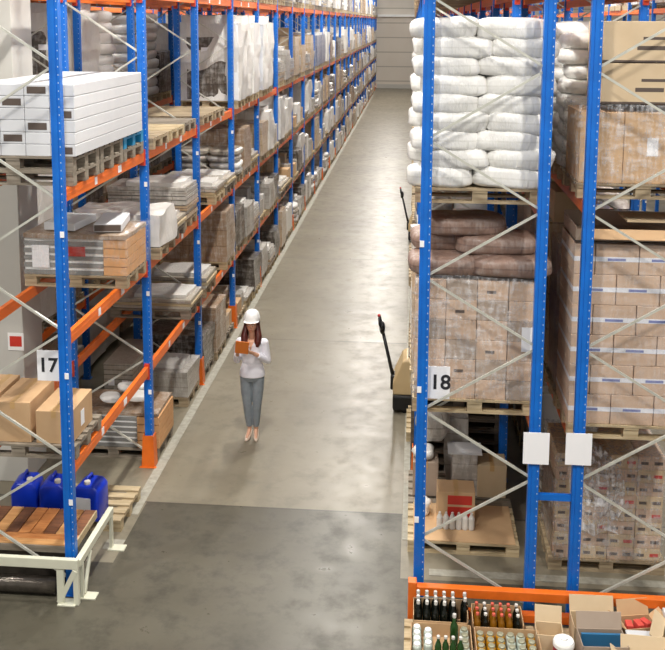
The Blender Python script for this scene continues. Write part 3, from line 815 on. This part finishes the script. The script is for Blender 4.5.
ob('body', MB().b2(-.16, .16, -.33, .33, 0, .1).mesh('p', 'flatpack', bevel=.012), t); ob('end_label', MB().b2(-.15, .15, -.335, -.329, .015, .085).mesh('p', 'printdark'), t)

# lowest shelf: three cartons on a pallet
pallet(-3.9, 9.25, 1.355, 'grey wooden pallet under the brown cartons on the lowest shelf', 'woodgrey', True)
carton('carton', .37, .62, .34, 'carton', 'brown carton nearest post 17, with a white label on its side', (-3.535, 9.2, 1.5), None)
ob('shipping_label', MB().b2(.1865, .189, -.05, .05, .08, .24).mesh('lab', 'paper'), bpy.data.objects['carton' if False else COL.objects[-1].parent.name if COL.objects[-1].parent else COL.objects[-1].name])
carton('carton', .36, .66, .42, 'carton', 'taller brown carton with a label on top, left of the labelled carton', (-3.955, 9.22, 1.5), None)
carton('carton', .22, .7, .43, 'carton', 'brown carton at the left picture edge on the lowest shelf', (-4.28, 9.25, 1.5), None)

# floor: plank platform, wrapped roll, jerrycans
t = thing('wooden_platform', 'low platform of orange and dark wooden planks behind the cream barrier', 'platform', (-3.9, 9.17, .07))
ob('base', MB().b2(-.55, .5, -.34, .3, -.07, .33).mesh('base', 'metalfilm'), t)
for k, (y, m) in enumerate(((-.34, 'plank_pale'), (-.24, 'plank_orange'))): ob('plank', MB().b2(-.62, .56, y - .048, y + .048, .36, .41).mesh('plank', m, bevel=.003), t)
for k in range(9):
    x = -.56 + k * .133; ob('plank', MB().b2(x - .062, x + .062, -.185, .32, .36, .41).mesh('plank', ['plank_orange', 'plank_brown', 'plank_pale', 'plank_brown', 'plank_orange'][k % 5], bevel=.003), t)
ob('edge_board', MB().b2(-.62, .57, -.40, -.39, .33, .4).mesh('edge', 'woodgrey'), t)
ob('edge_board', MB().b2(.56, .575, -.39, .32, .33, .41).mesh('edge', 'woodlight'), t)
tag(ob('wrapped_roll', MB().tube([(-1.2, 0, .11), (-.0, 0, .11)], .1, 18).mesh('roll', 'metalfilm', smooth=False), None, (-3.42, 8.72, 0)), 'long dark shiny wrapped roll lying under the cream barrier', 'roll') if False else None
t = thing('wrapped_roll', 'long shiny dark roll lying behind the cream barrier rail', 'roll', (-4.1, 8.69, 0))
ob('roll', MB().tube([(-.9, 0, .1), (.62, 0, .1)], .085, 20).mesh('roll', 'metalfilm', smooth=True), t)
pallet(-3.8, 10.3, 0, 'pale wooden pallet on the floor under the blue jerrycans', 'woodlight', True)
def jug(label, loc, rz, lab=False):
    t = thing('jerrycan', label, 'jerrycan', loc, rz, 'blue jerrycans on the floor pallet')
    w, d, h = .3, .3, .42
    b = MB(); pr = [(-w / 2, 0), (w / 2, 0), (w / 2, h * .86), (w * .30, h), (-w * .3, h), (-w / 2, h * .86)]
    vs = [(x, -d / 2, z) for x, z in pr] + [(x, d / 2, z) for x, z in pr]; n = 6
    b.add(vs, [tuple(range(n)), tuple(range(n, 2 * n))[::-1]] + [(i + n, (i + 1) % n + n, (i + 1) % n, i) for i in range(n)])
    ob('body', b.mesh('body', 'bluejug', bevel=.028, smooth=True), t)
    ob('handle', MB().tube([(-.02, .09, h - .01), (-.02, .07, h + .045), (-.02, -.03, h + .045), (-.02, -.06, h - .005)], .018, 10).mesh('handle', 'bluejug', smooth=True), t)
    ob('cap', MB().lathe((.055 if not lab else -.0, -.085, h - .005), [(.033, 0), (.036, .01), (.036, .035), (.03, .042)], 16).mesh('cap', 'cap'), t)
    ob('rib', MB().b2(-w * .36, w * .36, -d / 2 - .006, -d / 2 + .01, .05, .07).b2(-w * .36, w * .36, -d / 2 - .006, -d / 2 + .01, .27, .285).mesh('rib', 'bluejug'), t) if False else None
    if lab: ob('label', MB().b2(-.12, .06, -d / 2 - .004, -d / 2 + .001, .13, .28).mesh('label', 'paper'), t)
jug('blue jerrycan at the left, standing behind the plank platform', (-4.3, 9.98, .146), .12)
jug('blue jerrycan in the middle, partly behind post 17', (-3.97, 9.98, .146), .05)
jug('blue jerrycan at the right with a white label on its front', (-3.56, 9.98, .146), -.1, True)
# fallen bits on other bays
for i, (x, y, z, s) in enumerate(((-3.95, 11.9, .68, (.13, .12, .05)), (-3.6, 12.0, .68, (.16, .14, .05)), (-3.75, 12.25, .68, (.2, .1, .06)))):
    bundle(x, y, z + .03, s, f'crumpled white bag {["left", "middle", "rear"][i]} on the striped panels behind post 17', 'w_bag', i)
t = thing('grey_crate', 'grey box with two white labels in the second left bay', 'box', (-4.12, 13.3, .16))
ob('body', MB().b2(-.21, .21, -.5, .6, .3, .72).mesh('b', 'w_sheet', bevel=.008), t); ob('base', MB().b2(-.23, .23, -.5, .6, 0, .3).mesh('b', 'w_sheet'), t)
for x in (-.1, .1): ob('label', MB().b2(x - .045, x + .045, -.505, -.499, .4, .48).mesh('l', 'paper'), t)

# ------------------------------------------------------------------ foreground crates, right bottom
for k in range(2):
    pallet(.6 + k * 1.25, 8.0, 0.0, f'wooden pallet at the bottom edge, {["left, under the bottle crates", "right, under the open cartons"][k]}', 'woodlight', True)
def tray(x0, x1, y0, y1, z, h, label, mat='carton'):
    t = thing('cardboard_tray', label, 'tray', ((x0 + x1) / 2, (y0 + y1) / 2, z)); w = (x1 - x0) / 2; d = (y1 - y0) / 2; e = .006
    ob('body', MB().b2(-w, w, -d, d, 0, .008).b2(-w, w, -d, -d + e, 0, h * .75).b2(-w, w, d - e, d, 0, h).b2(-w, -w + e, -d, d, 0, h).b2(w - e, w, -d, d, 0, h).mesh('body', mat), t)
    return t
BM = {}
def bottle(x, y, z, glass, capm, label, group, kind='wine', s=1):
    k = (glass, capm, kind)
    if k not in BM:
        if kind == 'wine': pr = [(.034, 0), (.037, .01), (.037, .17), (.03, .2), (.015, .23), (.0135, .285)]; cp = [(.0155, .265), (.0165, .27), (.0165, .298), (.012, .302)]; n = 14
        elif kind == 'beer': pr = [(.029, 0), (.031, .008), (.031, .13), (.024, .155), (.013, .18), (.012, .215)]; cp = [(.015, .205), (.016, .21), (.0155, .226), (.01, .23)]; n = 14
        else: pr = [(.036, 0), (.04, .01), (.04, .1), (.034, .115)]; cp = [(.03, .108), (.031, .112), (.03, .13), (.024, .134)]; n = 16
        BM[k] = (MB().lathe((0, 0, 0), pr, n).mesh('glass', glass, smooth=True), MB().lathe((0, 0, 0), cp, n).mesh('cap', capm))
    nm = {'wine': 'wine_bottle', 'beer': 'beer_bottle', 'jar': 'glass_jar'}[kind]
    t = thing(nm, label, 'jar' if kind == 'jar' else 'bottle', (x, y, z), 0, group)
    ob('glass', BM[k][0], t); ob('cap', BM[k][1], t)
Z = .147
tray(.08, .58, 8.16, 8.44, Z, .2, 'cardboard tray of dark wine bottles nearest the orange barrier')
for r in range(3):
    for c in range(6):
        if c == 5 and r == 0: continue
        xx = .125 + c * .08 + (.03 if c == 5 else 0)
        bottle(xx, 8.225 + r * .078, Z + .009, 'glassdark', 'cap', f'dark wine bottle, {ORD[c]} from left, {["front", "middle", "rear"][r]} row of its tray', 'dark wine bottles in the left tray')
tray(.06, .6, 7.78, 8.15, Z, .14, 'cardboard tray with white-lidded jars and one green bottle')
for r in range(4):
    bottle(.115, 7.85 + r * .083, Z + .009 + .03 * r * 0, 'glassclear', 'white', f'white-lidded jar in the left column, {ORD[r]} from the front', 'white-lidded jars in the lower left tray', 'jar')
for r in range(3):
    bottle(.215, 7.88 + r * .09, Z + .009, 'glassclear', 'white', f'white-lidded jar in the second column, {ORD[r]} from the front', 'white-lidded jars in the lower left tray', 'jar')
for r in range(4):
    bottle(.54, 7.85 + r * .083, Z + .009, 'glassclear', 'jarcap', f'grey-lidded jar at the right of the tray, {ORD[r]} from the front', 'grey-lidded jars in the lower left tray', 'jar')
bottle(.445, 8.0, Z + .04, 'glassgreen', 'cap', 'single green wine bottle standing among the jars', None)
for c in range(4): bottle(.3 + c * .065, 7.83, Z + .009, 'glassgreen', 'cap', f'small green bottle in the front row, {ORD[c]} from left', 'small green bottles at the front of the tray', 'beer')
tray(.62, 1.08, 8.14, 8.44, Z, .17, 'cardboard tray of amber bottles with red caps')
for r in range(3):
    for c in range(6):
        g = 'glassdark' if c in (1, 5) else 'glassamber'
        bottle(.665 + c * .073, 8.2 + r * .08, Z + .009, g, 'cap' if c in (1, 5) else 'capred', f'{"dark" if c in (1, 5) else "red-capped amber"} bottle, {ORD[c]} from left, {["front", "middle", "rear"][r]} row, second tray', 'bottles in the second tray', 'beer')
tray(.63, 1.2, 7.74, 8.12, Z, .15, 'cardboard tray of small golden and silver-lidded jars')
for r in range(4):
    for c in range(6):
        bottle(.68 + c * .09, 7.8 + r * .085, Z + .009, 'goldfill' if c not in (3, 4) else 'glassclear', 'jarcap', f'{"golden" if c not in (3, 4) else "clear"} jar, {ORD[c]} from left, {ORD[r]} row from the front', 'jars in the right bottle tray', 'jar')
def opencarton(label, x, y, z, w, d, h, rz, mat='carton_pale', flaps=(1, 1, 1, 1)):
    t = thing('open_carton', label, 'box', (x, y, z), rz); e = .006
    ob('body', MB().b2(-w / 2, w / 2, -d / 2, d / 2, 0, e).b2(-w / 2, w / 2, -d / 2, -d / 2 + e, 0, h).b2(-w / 2, w / 2, d / 2 - e, d / 2, 0, h).b2(-w / 2, -w / 2 + e, -d / 2, d / 2, 0, h).b2(w / 2 - e, w / 2, -d / 2, d / 2, 0, h).mesh('b', mat), t)
    L = .13
    if flaps[0]: ob('flap', MB().add([(-w / 2, d / 2, h), (w / 2, d / 2, h), (w / 2, d / 2 + .05, h + L), (-w / 2, d / 2 + .05, h + L), (-w / 2, d / 2 + e, h), (w / 2, d / 2 + e, h), (w / 2, d / 2 + .05 + e, h + L), (-w / 2, d / 2 + .05 + e, h + L)], [(0, 1, 2, 3), (7, 6, 5, 4), (0, 4, 5, 1), (3, 2, 6, 7), (0, 3, 7, 4), (1, 5, 6, 2)]).mesh('f', mat), t)
    for s, q in ((-1, flaps[1]), (1, flaps[2])):
        if q: ob('flap', MB().add([(s * w / 2, -d / 2, h), (s * w / 2, d / 2, h), (s * (w / 2 + .09), d / 2, h + .07), (s * (w / 2 + .09), -d / 2, h + .07), (s * w / 2 + s * e, -d / 2, h - e), (s * w / 2 + s * e, d / 2, h - e), (s * (w / 2 + .09) + s * e, d / 2, h + .07 - e), (s * (w / 2 + .09) + s * e, -d / 2, h + .07 - e)], [(0, 1, 2, 3), (7, 6, 5, 4), (0, 4, 5, 1), (3, 2, 6, 7), (0, 3, 7, 4), (1, 5, 6, 2)]).mesh('f', mat), t)
    if flaps[3]: ob('flap', MB().bar((0, -d / 2, h), (0, -d / 2 - .1, h - .07), w * .98, e).mesh('f', mat), t)
    return t
opencarton('open carton with tall rear flap against the orange rail', 1.72, 8.24, Z, .4, .26, .2, .02, 'carton_pale', (1, 0, 0, 0))
opencarton('low open carton left of the blue folder carton', 1.3, 8.12, Z, .24, .2, .17, -.05, 'carton_pale', (1, 0, 0, 0))
o = opencarton('open carton holding a blue folder, front centre', 1.74, 7.96, Z, .4, .26, .22, .05, 'carton_grey', (1, 0, 0, 0))
ob('blue_folder', MB().b2(-.18, .18, .05, .08, .01, .19).mesh('f', 'bluefolder'), o) if False else tag(ob('blue_folder', MB().b2(-.18, .18, -.012, .012, 0, .21).mesh('f', 'bluefolder'), None, (1.745, 8.02, Z + .008), .05), 'blue folder standing inside the open carton', 'folder')
opencarton('open pale carton at the bottom edge of the picture', 2.08, 7.72, Z, .42, .26, .17, -.05, 'carton_pale', (1, 1, 1, 0))
carton('carton', .22, .2, .2, 'flatpack', 'small white carton with a pale brown top, front right', (2.08, 8.03, Z), None, tape=False, prints=((-.25, .25, .3, .5, 'bluefolder'),))
carton('carton', .3, .34, .28, 'flatpack', 'white carton at the right picture edge by the orange rail', (2.5, 8.2, Z), None, tape=False)
opencarton('open carton of small red packets at the right', 2.12, 8.3, Z, .3, .2, .17, .2, 'carton', (1, 1, 1, 0))
for k, (x, y) in enumerate(((2.04, 8.28), (2.13, 8.3), (2.2, 8.33))): tag(ob('red_packet', MB().b2(-.03, .03, -.05, .05, 0, .16).mesh('p', 'labelred', bevel=.006), None, (x, y, Z + .008), .3 * k), f'small red packet, {ORD[k]} from left in the open carton', 'packet', 'red packets in the open carton')
opencarton('narrow open carton leaning at the far right', 2.36, 8.05, Z, .16, .4, .24, -.35, 'carton_pale', (0, 1, 1, 0))
t = thing('white_canister', 'white-topped dark red canister at the bottom edge', 'canister', (1.4, 7.93, Z))
ob('body', MB().lathe((0, 0, 0), [(.085, 0), (.09, .01), (.09, .15)], 20).mesh('b', 'darkred', smooth=True), t); ob('lid', MB().lathe((0, 0, .15), [(.094, 0), (.094, .03), (.085, .05), (.03, .055), (.03, .07), (.01, .072)], 20).mesh('l', 'white'), t)
tag(ob('paper_bag', MB().lump((0, 0, .1), (.2, .14, .2), 'paper', 6, .02, 4).mesh('bag'), None, (1.62, 7.72, Z)), 'crumpled white paper bag at the bottom edge', 'bag')

# ------------------------------------------------------------------ pallet trucks
def truck(label, x, y, rz=0):
    t = thing('pallet_truck', label, 'pallet truck', (x, y, 0), rz, None)   # forks point +X
    ob('chassis', MB().b2(-.2, .32, -.34, .34, .05, .28).mesh('chassis', 'blacksteel', bevel=.03), t)
    b = MB(); v = []
    for z, a, c, d in ((.28, -.2, .2, .3), (.45, -.2, .2, .3), (.78, -.06, .2, .27), (.82, .0, .2, .24)):
        v += [(a, -d, z), (c, -d, z), (c, d, z), (a, d, z)]
    f = [(3, 2, 1, 0), (12, 13, 14, 15)]
    for k in range(3):
        for i in range(4): f.append((k * 4 + i, k * 4 + (i + 1) % 4, k * 4 + 4 + (i + 1) % 4, k * 4 + 4 + i))
    b.add(v, f); ob('cover', b.mesh('cover', 'beige', bevel=.015), t)
    ob('battery_box', MB().b2(.205, .34, -.32, .32, .28, .74).mesh('bat', 'blacksteel', bevel=.012), t)
    ob('top_panel', MB().b2(.02, .19, -.2, .2, .825, .85).mesh('tp', 'blacksteel', bevel=.008), t)
    ob('maker_plate', MB().b2(.0, .16, -.276, -.268, .6, .66).mesh('sg', 'redplastic'), t) if False else None
    for s in (-1, 1): ob('fork', MB().b2(.32, 1.45, s * .19 - .09, s * .19 + .09, .05, .11).mesh('fork', 'blacksteel', bevel=.01), t)
    ob('drive_wheel', MB().tube([(-.08, -.05, .1), (-.08, .05, .1)], .1, 20).mesh('w', 'rubber'), t)
    for s in (-1, 1): ob('caster', MB().tube([(-.02, s * .27 - .025, .06), (-.02, s * .27 + .025, .06)], .06, 16).mesh('w', 'rubber'), t)
    for s in (-1, 1): ob('fork_wheel', MB().tube([(1.25, s * .19 - .04, .05), (1.25, s * .19 + .04, .05)], .048, 14).mesh('w', 'rubber'), t)
    a = ob('tiller_arm', MB().tube([(-.19, 0, .42), (-.24, 0, .6), (-.36, 0, 1.12)], [.035, .026, .024], 12).mesh('arm', 'blacksteel', smooth=True), t)
    ob('tiller_mount', MB().b2(-.24, -.1, -.12, .12, .28, .5).mesh('mt', 'blacksteel', bevel=.02), t)
    h = ob('tiller_head', MB().ell((-.375, 0, 1.2), (.045, .08, .1), 'blacksteel', 14, 10).tube([(-.38, -.08, 1.2), (-.41, -.13, 1.29), (-.42, -.09, 1.36), (-.42, .09, 1.36), (-.41, .13, 1.29), (-.38, .08, 1.2)], .019, 10, 'blacksteel').mesh('head', smooth=True), t)
    ob('safety_button', MB().ell((-.425, 0, 1.385), (.025, .04, .025), 'redplastic', 12, 8).mesh('btn', smooth=True), t)
    return t
truck('beige and black pallet truck parked beside the post marked 18', -.03, 13.85)
truck('black-handled pallet truck farther down the aisle by the white sacks', .12, 25.0)

# ------------------------------------------------------------------ the woman
def remesh(name, mb, mat, voxel, smooth=3, parent=None):
    me = mb.mesh('tmp', mat); o = bpy.data.objects.new('tmp', me); COL.objects.link(o)
    r = o.modifiers.new('r', 'REMESH'); r.mode = 'VOXEL'; r.voxel_size = voxel
    s = o.modifiers.new('s', 'SMOOTH'); s.factor = .5; s.iterations = smooth
    bpy.context.view_layer.update()
    out = bpy.data.meshes.new_from_object(o.evaluated_get(bpy.context.evaluated_depsgraph_get()))
    bpy.data.objects.remove(o); out.materials.clear(); out.materials.append(M[mat])
    for p in out.polygons: p.use_smooth = True
    return ob(name, out, parent)
wom = thing('person', 'person in white hard hat, white shirt and grey trousers holding an orange tablet', 'person', (-2.14, 12.5, 0))
def hand(b, wrist, d, nrm, curl, thumb, sc=1):
    """palm plus four unequal fingers and a thumb; d: finger direction, nrm: palm normal, thumb: +1/-1 side"""
    w = Vector(wrist); d = Vector(d).normalized(); nr = Vector(nrm); nr = (nr - d * nr.dot(d)).normalized(); sd = d.cross(nr) * thumb
    for k in range(4):
        s0 = (.027 - k * .018) * sc
        b.tube([w + sd * s0 * .7, w + d * .04 * sc + sd * s0, w + d * .082 * sc + sd * s0 * 1.05], [.013, .0135, .011], 8)
        L = (.068, .076, .070, .055)[k] * sc; p = w + d * .08 * sc + sd * s0 * 1.05; pts = [p]; a = 0
        for seg in (.45, .32, .23):
            a += curl; q = d * math.cos(a) + nr * math.sin(a); p = p + q * L * seg; pts.append(p)
        b.tube(pts, [.0092, .0088, .0082, .0068], 8)
    p0 = w + d * .02 * sc + sd * .022 * sc; p1 = p0 + d * .025 + sd * .026 + nr * .008; p2 = p1 + d * .03 + sd * .008 + nr * .014; p3 = p2 + d * .022 + nr * .01 - sd * .002
    b.tube([p0, p1, p2, p3], [.014, .0115, .0098, .0075], 8)
B = MB()
B.ell((0, -.012, 1.635), (.073, .092, .108)); B.ell((0, -.045, 1.58), (.05, .052, .05)); B.tube([(0, .012, 1.4), (0, .0, 1.56)], [.055, .047], 14)
B.tube([(0, -.098, 1.645), (0, -.115, 1.612)], [.009, .0135], 8)
for s in (-1, 1): B.ell((s * .075, .0, 1.63), (.012, .022, .03))
B.lathe((0, 0, 0), [(.09, .86), (.11, .95), (.11, 1.08), (.125, 1.22), (.14, 1.34), (.115, 1.4), (.05, 1.44)], 18, 'x', 1.05, .72)
RS, RE, RW = (-.165, .005, 1.385), (-.21, .0, 1.12), (-.165, -.19, 1.29)
LS, LE, LW = (.165, .005, 1.385), (.215, -.01, 1.13), (.05, -.19, 1.285)
for a, e, wv in ((RS, RE, RW), (LS, LE, LW)): B.tube([a, e], [.045, .037], 12); B.tube([e, [(e[i] + wv[i]) / 2 for i in range(3)], wv], [.037, .033, .024], 12)
hand(B, RW, (.3, -.75, .55), (.1, .5, .8), .5, -1)
hand(B, LW, (-.75, -.5, .42), (-.2, .5, .8), .35, 1)
for s in (-1, 1):
    B.tube([(s * .08, 0, .9), (s * .068, -.005, .5), (s * .05, .02, .3), (s * .045, .03, .13)], [.066, .05, .045, .028], 14)
    B.tube([(s * .045, .04, .12), (s * .052, -.02, .085), (s * .065, -.1, .035)], [.028, .024, .016], 12)
body = remesh('body', B, 'skin', .0055, 2, wom)
H_ = MB(); H_.ell((0, .012, 1.665), (.086, .1, .11))
for s in (-1, 1):
    H_.tube([(s * .066, .02, 1.68), (s * .082, -.01, 1.58), (s * .095, -.05, 1.48), (s * .092, -.085, 1.4), (s * .085, -.1, 1.34)], [.037, .038, .05, .047, .022], 12)
    H_.tube([(s * .045, .05, 1.68), (s * .05, .075, 1.55), (s * .055, .085, 1.42)], [.045, .045, .03], 12)
# keep the face free of hair
hv = remesh('hair', H_, 'hair', .008, 2, wom)
bm = bmesh.new(); bm.from_mesh(hv.data)
bmesh.ops.delete(bm, geom=[f for f in bm.faces if (lambda c: c.y < -.035 and abs(c.x) < .056 and c.z > 1.5)(f.calc_center_median())], context='FACES')
bm.to_mesh(hv.data); bm.free()
for s in (-1, 1):
    ob('eye', MB().ell((s * .03, -.096, 1.64), (.013, .006, .006), 'white', 10, 8).ell((s * .03, -.101, 1.638), (.0055, .003, .0055), 'ink', 8, 6).mesh('eye', smooth=True), wom)
    ob('eyebrow', MB().tube([(s * .045, -.088, 1.662), (s * .03, -.099, 1.666), (s * .015, -.102, 1.662)], .0035, 6).mesh('brow', 'hair'), wom)
ob('lips', MB().ell((0, -.098, 1.578), (.02, .007, .007), 'lips', 12, 8).mesh('lips', smooth=True), wom)
hh = MB(); hh.lathe((0, .012, 1.7), [(.118, -.015), (.118, .0), (.114, .04), (.1, .085), (.068, .118), (.03, .13), (.004, .133)], 28, 'x', .95, 1.12)
hel = ob('hard_hat', hh.mesh('hat', 'helmet', smooth=True), wom)
ob('brim', MB().ell((0, -.06, 1.69), (.112, .115, .009), 'helmet', 24, 8).mesh('brim', smooth=True), hel); ob('ridge', MB().tube([(0, -.1, 1.74), (0, -.06, 1.81), (0, .01, 1.838), (0, .08, 1.8), (0, .12, 1.74)], .009, 8).mesh('ridge', 'helmet', smooth=True), hel)
T = MB(); T.lathe((0, 0, 0), [(.16, .9), (.168, .91), (.162, .97), (.132, 1.09), (.142, 1.17), (.158, 1.25), (.165, 1.33), (.16, 1.385), (.11, 1.425), (.07, 1.44)], 28, 'x', 1.06, .76)
for s in (-1, 1): T.ell((s * .062, -.075, 1.27), (.065, .05, .065))
for a, e, wv in ((RS, RE, RW), (LS, LE, LW)):
    m = [(e[i] * .3 + wv[i] * .7) for i in range(3)]; T.tube([a, e], [.062, .05], 14); T.tube([e, m], [.05, .041], 14); T.ell(a, (.06, .058, .05)); T.ell(e, (.05, .05, .05))
sh = remesh('shirt', T, 'shirt', .008, 3, wom)
bm = bmesh.new(); bm.from_mesh(sh.data)
bmesh.ops.delete(bm, geom=[f for f in bm.faces if (lambda c: c.y < -.03 and c.z > 1.30 and abs(c.x) < (c.z - 1.30) * .55)(f.calc_center_median())], context='FACES')
bm.to_mesh(sh.data); bm.free()
for s in (-1, 1): ob('collar', MB().tube([(s * .05, .05, 1.44), (s * .068, -.01, 1.425), (s * .045, -.085, 1.385), (s * .015, -.115, 1.335)], [.014, .015, .015, .006], 8, flat=.6).mesh('collar', 'shirt', smooth=True), sh)
for k in range(5): ob('button', MB().ell((0, -.128 + abs(k - 2) * .004 - .004, .95 + k * .075), (.006, .003, .006), 'paper', 8, 6).mesh('btn'), sh) if False else None
J = MB(); J.lathe((0, 0, 0), [(.13, .84), (.15, .88), (.148, .95), (.12, 1.02)], 24, 'x', 1.04, .74)
for s in (-1, 1): J.tube([(s * .082, 0, .88), (s * .078, -.005, .7), (s * .068, -.01, .5), (s * .055, .012, .32), (s * .047, .028, .165)], [.088, .08, .062, .056, .042], 16)
remesh('trousers', J, 'jeans', .008, 2, wom)
for s in (-1, 1):
    b = MB(); b.tube([(s * .045, .062, .1), (s * .05, .01, .06), (s * .06, -.06, .026), (s * .072, -.135, .014)], [.035, .037, .036, .014], 14, flat=.85)
    b.tube([(s * .045, .075, .1), (s * .045, .075, .0)], [.018, .007], 8)
    ob('high_heel_shoe', b.mesh('shoe', 'shoe', smooth=True), wom)
tb = tag(ob('tablet', MB().box((0, 0, 0), (.18, .01, .22)).mesh('tablet', 'tablet', bevel=.004), None, (-2.14 - .085, 12.5 - .3, 1.4)), 'orange-cased tablet held in front of the person in the white hard hat', 'tablet')
tb.rotation_euler = (-.45 + .9, .12, .1)

pallet(-3.78, 12.1, 2.695, 'wooden pallet under the low white wrapped packs just beyond the striped panels', 'wood', True)
tag(ob('white_bale', MB().lump((0, 0, .22), (1.18, .78, .42), 'w_white', 10, .03, 4).mesh('packs'), None, (-3.77, 12.1, 2.845)), 'low white wrapped packs just beyond the striped panels with the red label', 'bale')
# ------------------------------------------------------------------ camera and light
cam = bpy.data.cameras.new('camera'); co = bpy.data.objects.new('camera', cam); COL.objects.link(co); S.camera = co
R = Matrix(((0.99637461, -0.0177276, 0.08320683), (0.08484136, 0.13471956, -0.98724495), (0.00629189, 0.99072518, 0.13573518)))
co.matrix_world = Matrix.Translation((0, 0, 5.72)) @ R.to_4x4()
cam.sensor_fit = 'HORIZONTAL'; cam.sensor_width = 36; cam.lens = 960 * 36 / 665
cam.shift_y = -(325 - 153.0) / 665; cam.clip_end = 300
W = bpy.data.worlds.new('world'); S.world = W; W.use_nodes = True
bg = W.node_tree.nodes['Background']; bg.inputs[0].default_value = (1, .985, .95, 1); bg.inputs[1].default_value = .4
S.view_settings.view_transform = 'Standard'; S.view_settings.look = 'None'; S.view_settings.gamma = 1; S.view_settings.use_curve_mapping = False
S.view_settings.exposure = 0.35
S.cycles.transparent_max_bounces = 16
